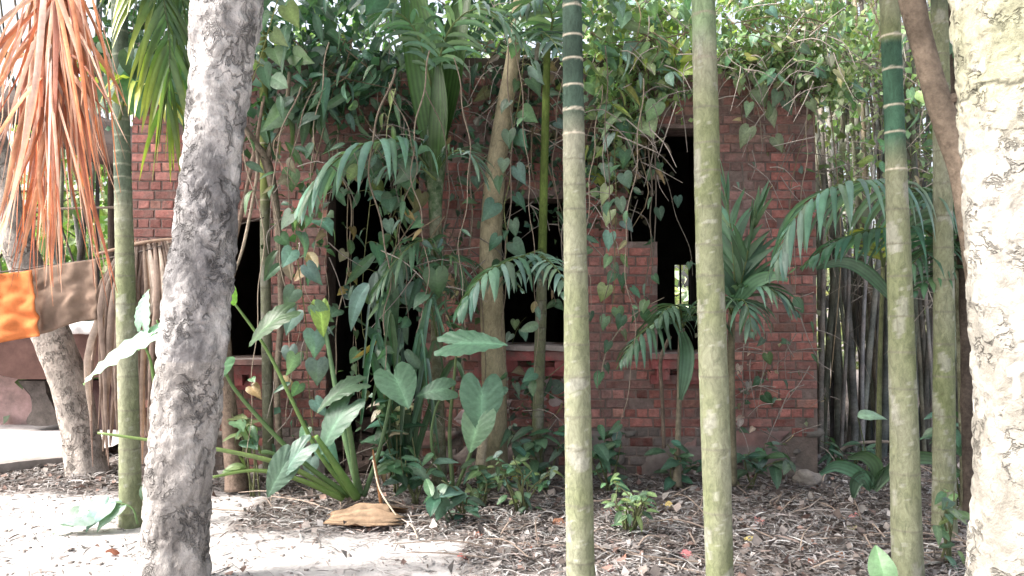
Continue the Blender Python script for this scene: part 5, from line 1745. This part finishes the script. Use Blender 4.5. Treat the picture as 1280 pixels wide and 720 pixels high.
for k in range(90):
    q = P0[R.randrange(30)] + np.array((R.uniform(-.1, .1), R.uniform(-.12, .1), -.05))
    tube(m2, [q, q + np.array((R.uniform(-.08, .08), R.uniform(-.1, 0), -R.uniform(.1, .3)))], [.006, .002], 4, np.array((.16, .11, .09)) * R.uniform(.5, 1.3), cap=False)
m2.build('straw', M_TWIG, root, kind='stuff')
for px in (-150, 140):
    mb = MB()
    tube(mb, ap([(px, 540, 9.6), (px, 190 if px > 0 else 110, 9.6)]), .05, 8, (.09, .07, .055))
    mb.build('post', M_TWIG, root)
mb = MB()
tube(mb, ap([(-100, 265, 8.5), (150, 259, 8.5), (178, 262, 8.5)]), .014, 6, (.2, .16, .13))
mb.build('rail', M_TWIG, root)

# ------------------------------------------------------------------ ground litter
mb = MB()
N = 56000
xs_, ys_, zs_, keep = [], [], [], []
while len(xs_) < N:
    y = R.uniform(3.7, 8.8) if R.random() < .85 else R.uniform(7, 11)
    x = R.uniform(-.72 * y, .72 * y)
    l = litter_w(x, y)
    if R.random() < l * (.95 if y < 8 else .6) + .08:
        if y > WY - .06 and XL - .05 < x < XR + .1:
            continue
        xs_.append(x)
        ys_.append(y)
        zs_.append(gz(x, y) + R.uniform(0, .026) * (0.15 + l))
base = np.stack([xs_, ys_, zs_], 1)
ang = NR.uniform(0, 2 * math.pi, N)
Ls = NR.gamma(1.8, .036, N) + .02
Ws = NR.uniform(.0015, .0062, N)
el = NR.normal(0, .09, N)
d = np.stack([np.cos(ang) * np.cos(el), np.sin(ang) * np.cos(el), np.abs(np.sin(el))], 1)
sd_ = np.stack([-np.sin(ang), np.cos(ang), NR.normal(0, .35, N)], 1)
bow = NR.uniform(.0, .13, N)
pal = np.array([(.22, .2, .19), (.17, .15, .14), (.29, .275, .27), (.1, .082, .075), (.41, .4, .395), (.19, .15, .135), (.31, .275, .265), (.2, .19, .185)])
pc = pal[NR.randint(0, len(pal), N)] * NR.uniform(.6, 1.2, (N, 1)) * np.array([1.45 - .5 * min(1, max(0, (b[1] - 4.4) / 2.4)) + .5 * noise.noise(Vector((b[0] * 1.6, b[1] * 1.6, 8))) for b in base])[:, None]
rows = []
for s, wf in ((0, .5), (.35, 1), (.7, .9), (1, .15)):
    cen = base + d * (Ls * s)[:, None] + np.array((0, 0, 1.0)) * (bow * Ls * 4 * s * (1 - s))[:, None] + sd_ * (bow * Ls * .8 * s * s)[:, None]
    rows += [cen - sd_ * (Ws * wf)[:, None], cen + sd_ * (Ws * wf)[:, None]]
v = np.stack(rows, 1).reshape(-1, 3)
i = np.arange(N)[:, None] * 8
q = np.concatenate([i + np.array((0, 1, 3, 2)), i + np.array((2, 3, 5, 4)), i + np.array((4, 5, 7, 6))])
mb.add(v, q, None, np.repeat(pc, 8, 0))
# broad dry leaves in the litter
C = []
while len(C) < 5200:
    y = R.uniform(3.8, 8.5)
    x = R.uniform(-.72 * y, .72 * y)
    if R.random() < litter_w(x, y) * .9 + .02 and not (y > WY - .08 and XL < x < XR):
        C.append((x, y, gz(x, y) + R.uniform(.005, .04)))
C = np.array(C)
pal2 = np.array([(.2, .17, .155), (.26, .23, .215), (.13, .105, .095), (.36, .335, .325), (.25, .17, .145), (.2, .185, .175)])
leaf_cloud(mb, C, NR.choice([.035, .05, .07], len(C)), pal2[NR.randint(0, 6, len(C))] * NR.uniform(.7, 1.4, (len(C), 1)), down=0, flat=1.2)
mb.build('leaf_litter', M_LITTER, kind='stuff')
# long dry sticks
mb = MB()
for k in range(240):
    y = R.uniform(4.4, 8.2)
    x = R.uniform(-.45 * y, .66 * y)
    if R.random() > litter_w(x, y) or (y > WY - .1 and XL < x < XR):
        continue
    a = R.uniform(0, math.pi)
    L = R.uniform(.15, .7)
    q = np.array((x, y, gz(x, y) + .02))
    e = np.array((math.cos(a) * L, math.sin(a) * L, R.uniform(0, .06)))
    tube(mb, [q, q + e * .5 + NR.uniform(-.04, .04, 3) + np.array((0, 0, .02)), q + e], [.006, .005, .003], 5, np.array((.3, .24, .2)) * R.uniform(.5, 1.4), n=7, cap=False)
mb.build('dry_sticks', M_TWIG, kind='stuff')
# small clods and pebbles on the bare soil
mb = MB()
for k in range(700):
    y = R.uniform(3.7, 6.6)
    x = R.uniform(-.68 * y, .3 * y)
    if R.random() < litter_w(x, y):
        continue
    s = R.uniform(.004, .014)
    q = np.array((x, y, gz(x, y)))
    v = q + NR.uniform(-1, 1, (8, 3)) * .25 * s + s * np.array([(i, j, kk) for kk in (-.4, .7) for j in (-1, 1) for i in (-1, 1)])
    mb.add(v, [(4, 5, 7, 6), (0, 1, 5, 4), (2, 6, 7, 3), (0, 4, 6, 2), (1, 3, 7, 5)], None, np.array((.4, .36, .34)) * R.uniform(.5, 1.2))
mb.build('soil_clods', M_SOIL, kind='stuff')


def fallen(label, px, py, s, tint, kind='dry', d=None, group=None):
    v_ = (360 - py) / FPX
    Y = CAMZ / (-(v_ + PITCH)) * 1.0
    q = at(px, py, Y)
    q[2] = gz(q[0], q[1]) + .02
    o = bpy.data.objects.new('fallen_leaf', LM[kind][R.randrange(3)])
    COL.objects.link(o)
    a = R.uniform(0, 6)
    o.matrix_basis = axes_matrix(q, d or (math.cos(a), math.sin(a), .12), (R.uniform(-.3, .3), -.35, 1), s)
    o.color = (*tint, 1)
    tag(o, label, 'leaf', group)


fallen('yellow fallen leaf in the litter beside the plain palm trunk', 842, 634, .16, (.6, .48, .2), d=(-1, .1, .1))
fallen('pale yellow fallen leaf at the foot of the plain palm trunk', 930, 672, .13, (.62, .52, .2), d=(1, -.5, .1))
fallen('cream fallen leaf lying near the banded palm at the far side', 1065, 655, .12, (.5, .48, .3))
fallen('curled brown leaf lying on the bare pale soil', 132, 692, .13, (.3, .13, .09), d=(1, .2, .2))
fallen('yellow brown leaf lying beside the tan trunk foot', 638, 602, .14, (.5, .4, .1))
for (px, py) in ((655, 690), (650, 672), (765, 705), (780, 695), (770, 640), (1000, 690), (1012, 700), (990, 705), (948, 650), (570, 695), (600, 668), (1050, 690), (845, 690), (690, 650), (1075, 640)):
    fallen('reddish dry curled leaf lying among the litter', px + R.uniform(-6, 6), py + R.uniform(-4, 4), R.uniform(.08, .14), (R.uniform(.4, .55), R.uniform(.17, .26), R.uniform(.13, .2)), group='reddish fallen leaves')


# ------------------------------------------------------------------ odd bits on the ground
def stone(name, label, cat, px, py, Y, rx, ry, rz, col, seed, parent=None):
    b = at(px, py, Y)
    mb = MB()
    nu, nv = 22, 14
    v, c = [], []
    for j in range(nv + 1):
        ph = math.pi * j / nv
        for i in range(nu):
            th = 2 * math.pi * i / nu
            n_ = np.array((math.sin(ph) * math.cos(th), math.sin(ph) * math.sin(th), math.cos(ph)))
            k = 1 + .35 * fbm(n_ * 1.3 + seed, 1, 3)
            v.append(np.array((b[0], Y, rz * .6)) + n_ * k * np.array((rx, ry, rz)))
            c.append(np.array(col) * (1 + .4 * fbm(n_ * 2 + seed, 1, 3)))
    q = [(j * nu + i, (j + 1) * nu + i, (j + 1) * nu + (i + 1) % nu, j * nu + (i + 1) % nu) for j in range(nv) for i in range(nu)]
    mb.add(v, q, None, np.array(c))
    return tag(mb.build(name, M_STONE), label, cat)


stone('stone', 'rough grey stone by the broken corner of the plinth', 'stone', 1010, 606, 6.65, .13, .1, .075, (.24, .215, .195), 4)
stone('stone', 'dark lump of broken masonry under the plinth corner', 'stone', 985, 598, 6.95, .14, .1, .08, (.1, .085, .075), 9)
# dry leaf sheath, tan, with torn brown end
mb = MB()
v, c = [], []
rg = [R.uniform(.75, 1.1) for _ in range(40)]
for j in range(15):
    t = j / 14
    for i in range(19):
        u = i / 18 * 2 - 1
        hw = (.05 + .13 * math.sin(math.pi * min(1, .1 + .62 * t))) * (rg[j] * .25 + .75)
        x0 = at(416, 640, 5.55)[0] + .45 * t * (1 + .9 * (rg[i + 15] - .92) * t * t) - .05 * u * u * (1 - t)
        fold = abs(u - .25)
        v.append((x0, 5.5 + hw * u * .9, .025 + .10 * max(0.0, 1 - fold) ** 1.1 * math.sin(math.pi * min(1, .12 + .62 * t)) * (1 + .3 * noise.noise(Vector((t * 4, 1, 7)))) + .02 * noise.noise(Vector((t * 5, u * 4, 0)))))
        c.append(np.array((.3, .21, .14)) * (.75 + .5 * (i % 3) / 2 + .35 * noise.noise(Vector((t * 2, u * 9, 5)))) * (1 - .5 * max(0, t - .78) / .22))
mb.add(v, [(j * 19 + i, j * 19 + i + 1, (j + 1) * 19 + i + 1, (j + 1) * 19 + i) for j in range(14) for i in range(18)], None, np.array(c))
o = mb.build('palm_leaf_sheath', M_DRY)
o.modifiers.new('thickness', 'SOLIDIFY').thickness = .006
tag(o, 'curled tan dry palm leaf sheath lying before the elephant ear stalks', 'leaf sheath')
mb = MB()
tube(mb, ap([(478, 640, 5.7), (472, 600, 5.7), (466, 562, 5.7)]), [.014, .011, .006], 7, (.3, .15, .07), n=12)
tag(mb.build('broken_stick', M_TWIG), 'broken reddish stick standing beside the tan leaf sheath', 'stick')
mb = MB()
tube(mb, ap([(466, 575, 5.6), (474, 610, 5.55), (488, 634, 5.5), (503, 654, 5.45)]), [.004, .006, .006, .004], 6, (.5, .42, .32), n=16)
tag(mb.build('bent_twig', M_TWIG), 'thin pale bent twig leaning over the tan leaf sheath', 'twig')
mb = MB()
tube(mb, ap([(600, 598, 6.4), (602, 565, 6.4), (606, 535, 6.4)]), [.05, .04, .035], 10, (.42, .36, .27), n=12)
tag(mb.build('tree_stump', M_BARK), 'short pale cut stub beside the tan trunk', 'stump')
mb = MB()
tube(mb, ap([(1030, 592, 7.2), (1055, 560, 7.3), (1100, 552, 7.3), (1140, 558, 7.2)]), [.012, .016, .014, .008], 7, (.24, .2, .17), n=20)
tag(mb.build('fallen_branch', M_TWIG), 'bent grey fallen branch under the bamboo', 'branch')

for o in COL.objects:
    if '_b' in o:
        del o['_b']
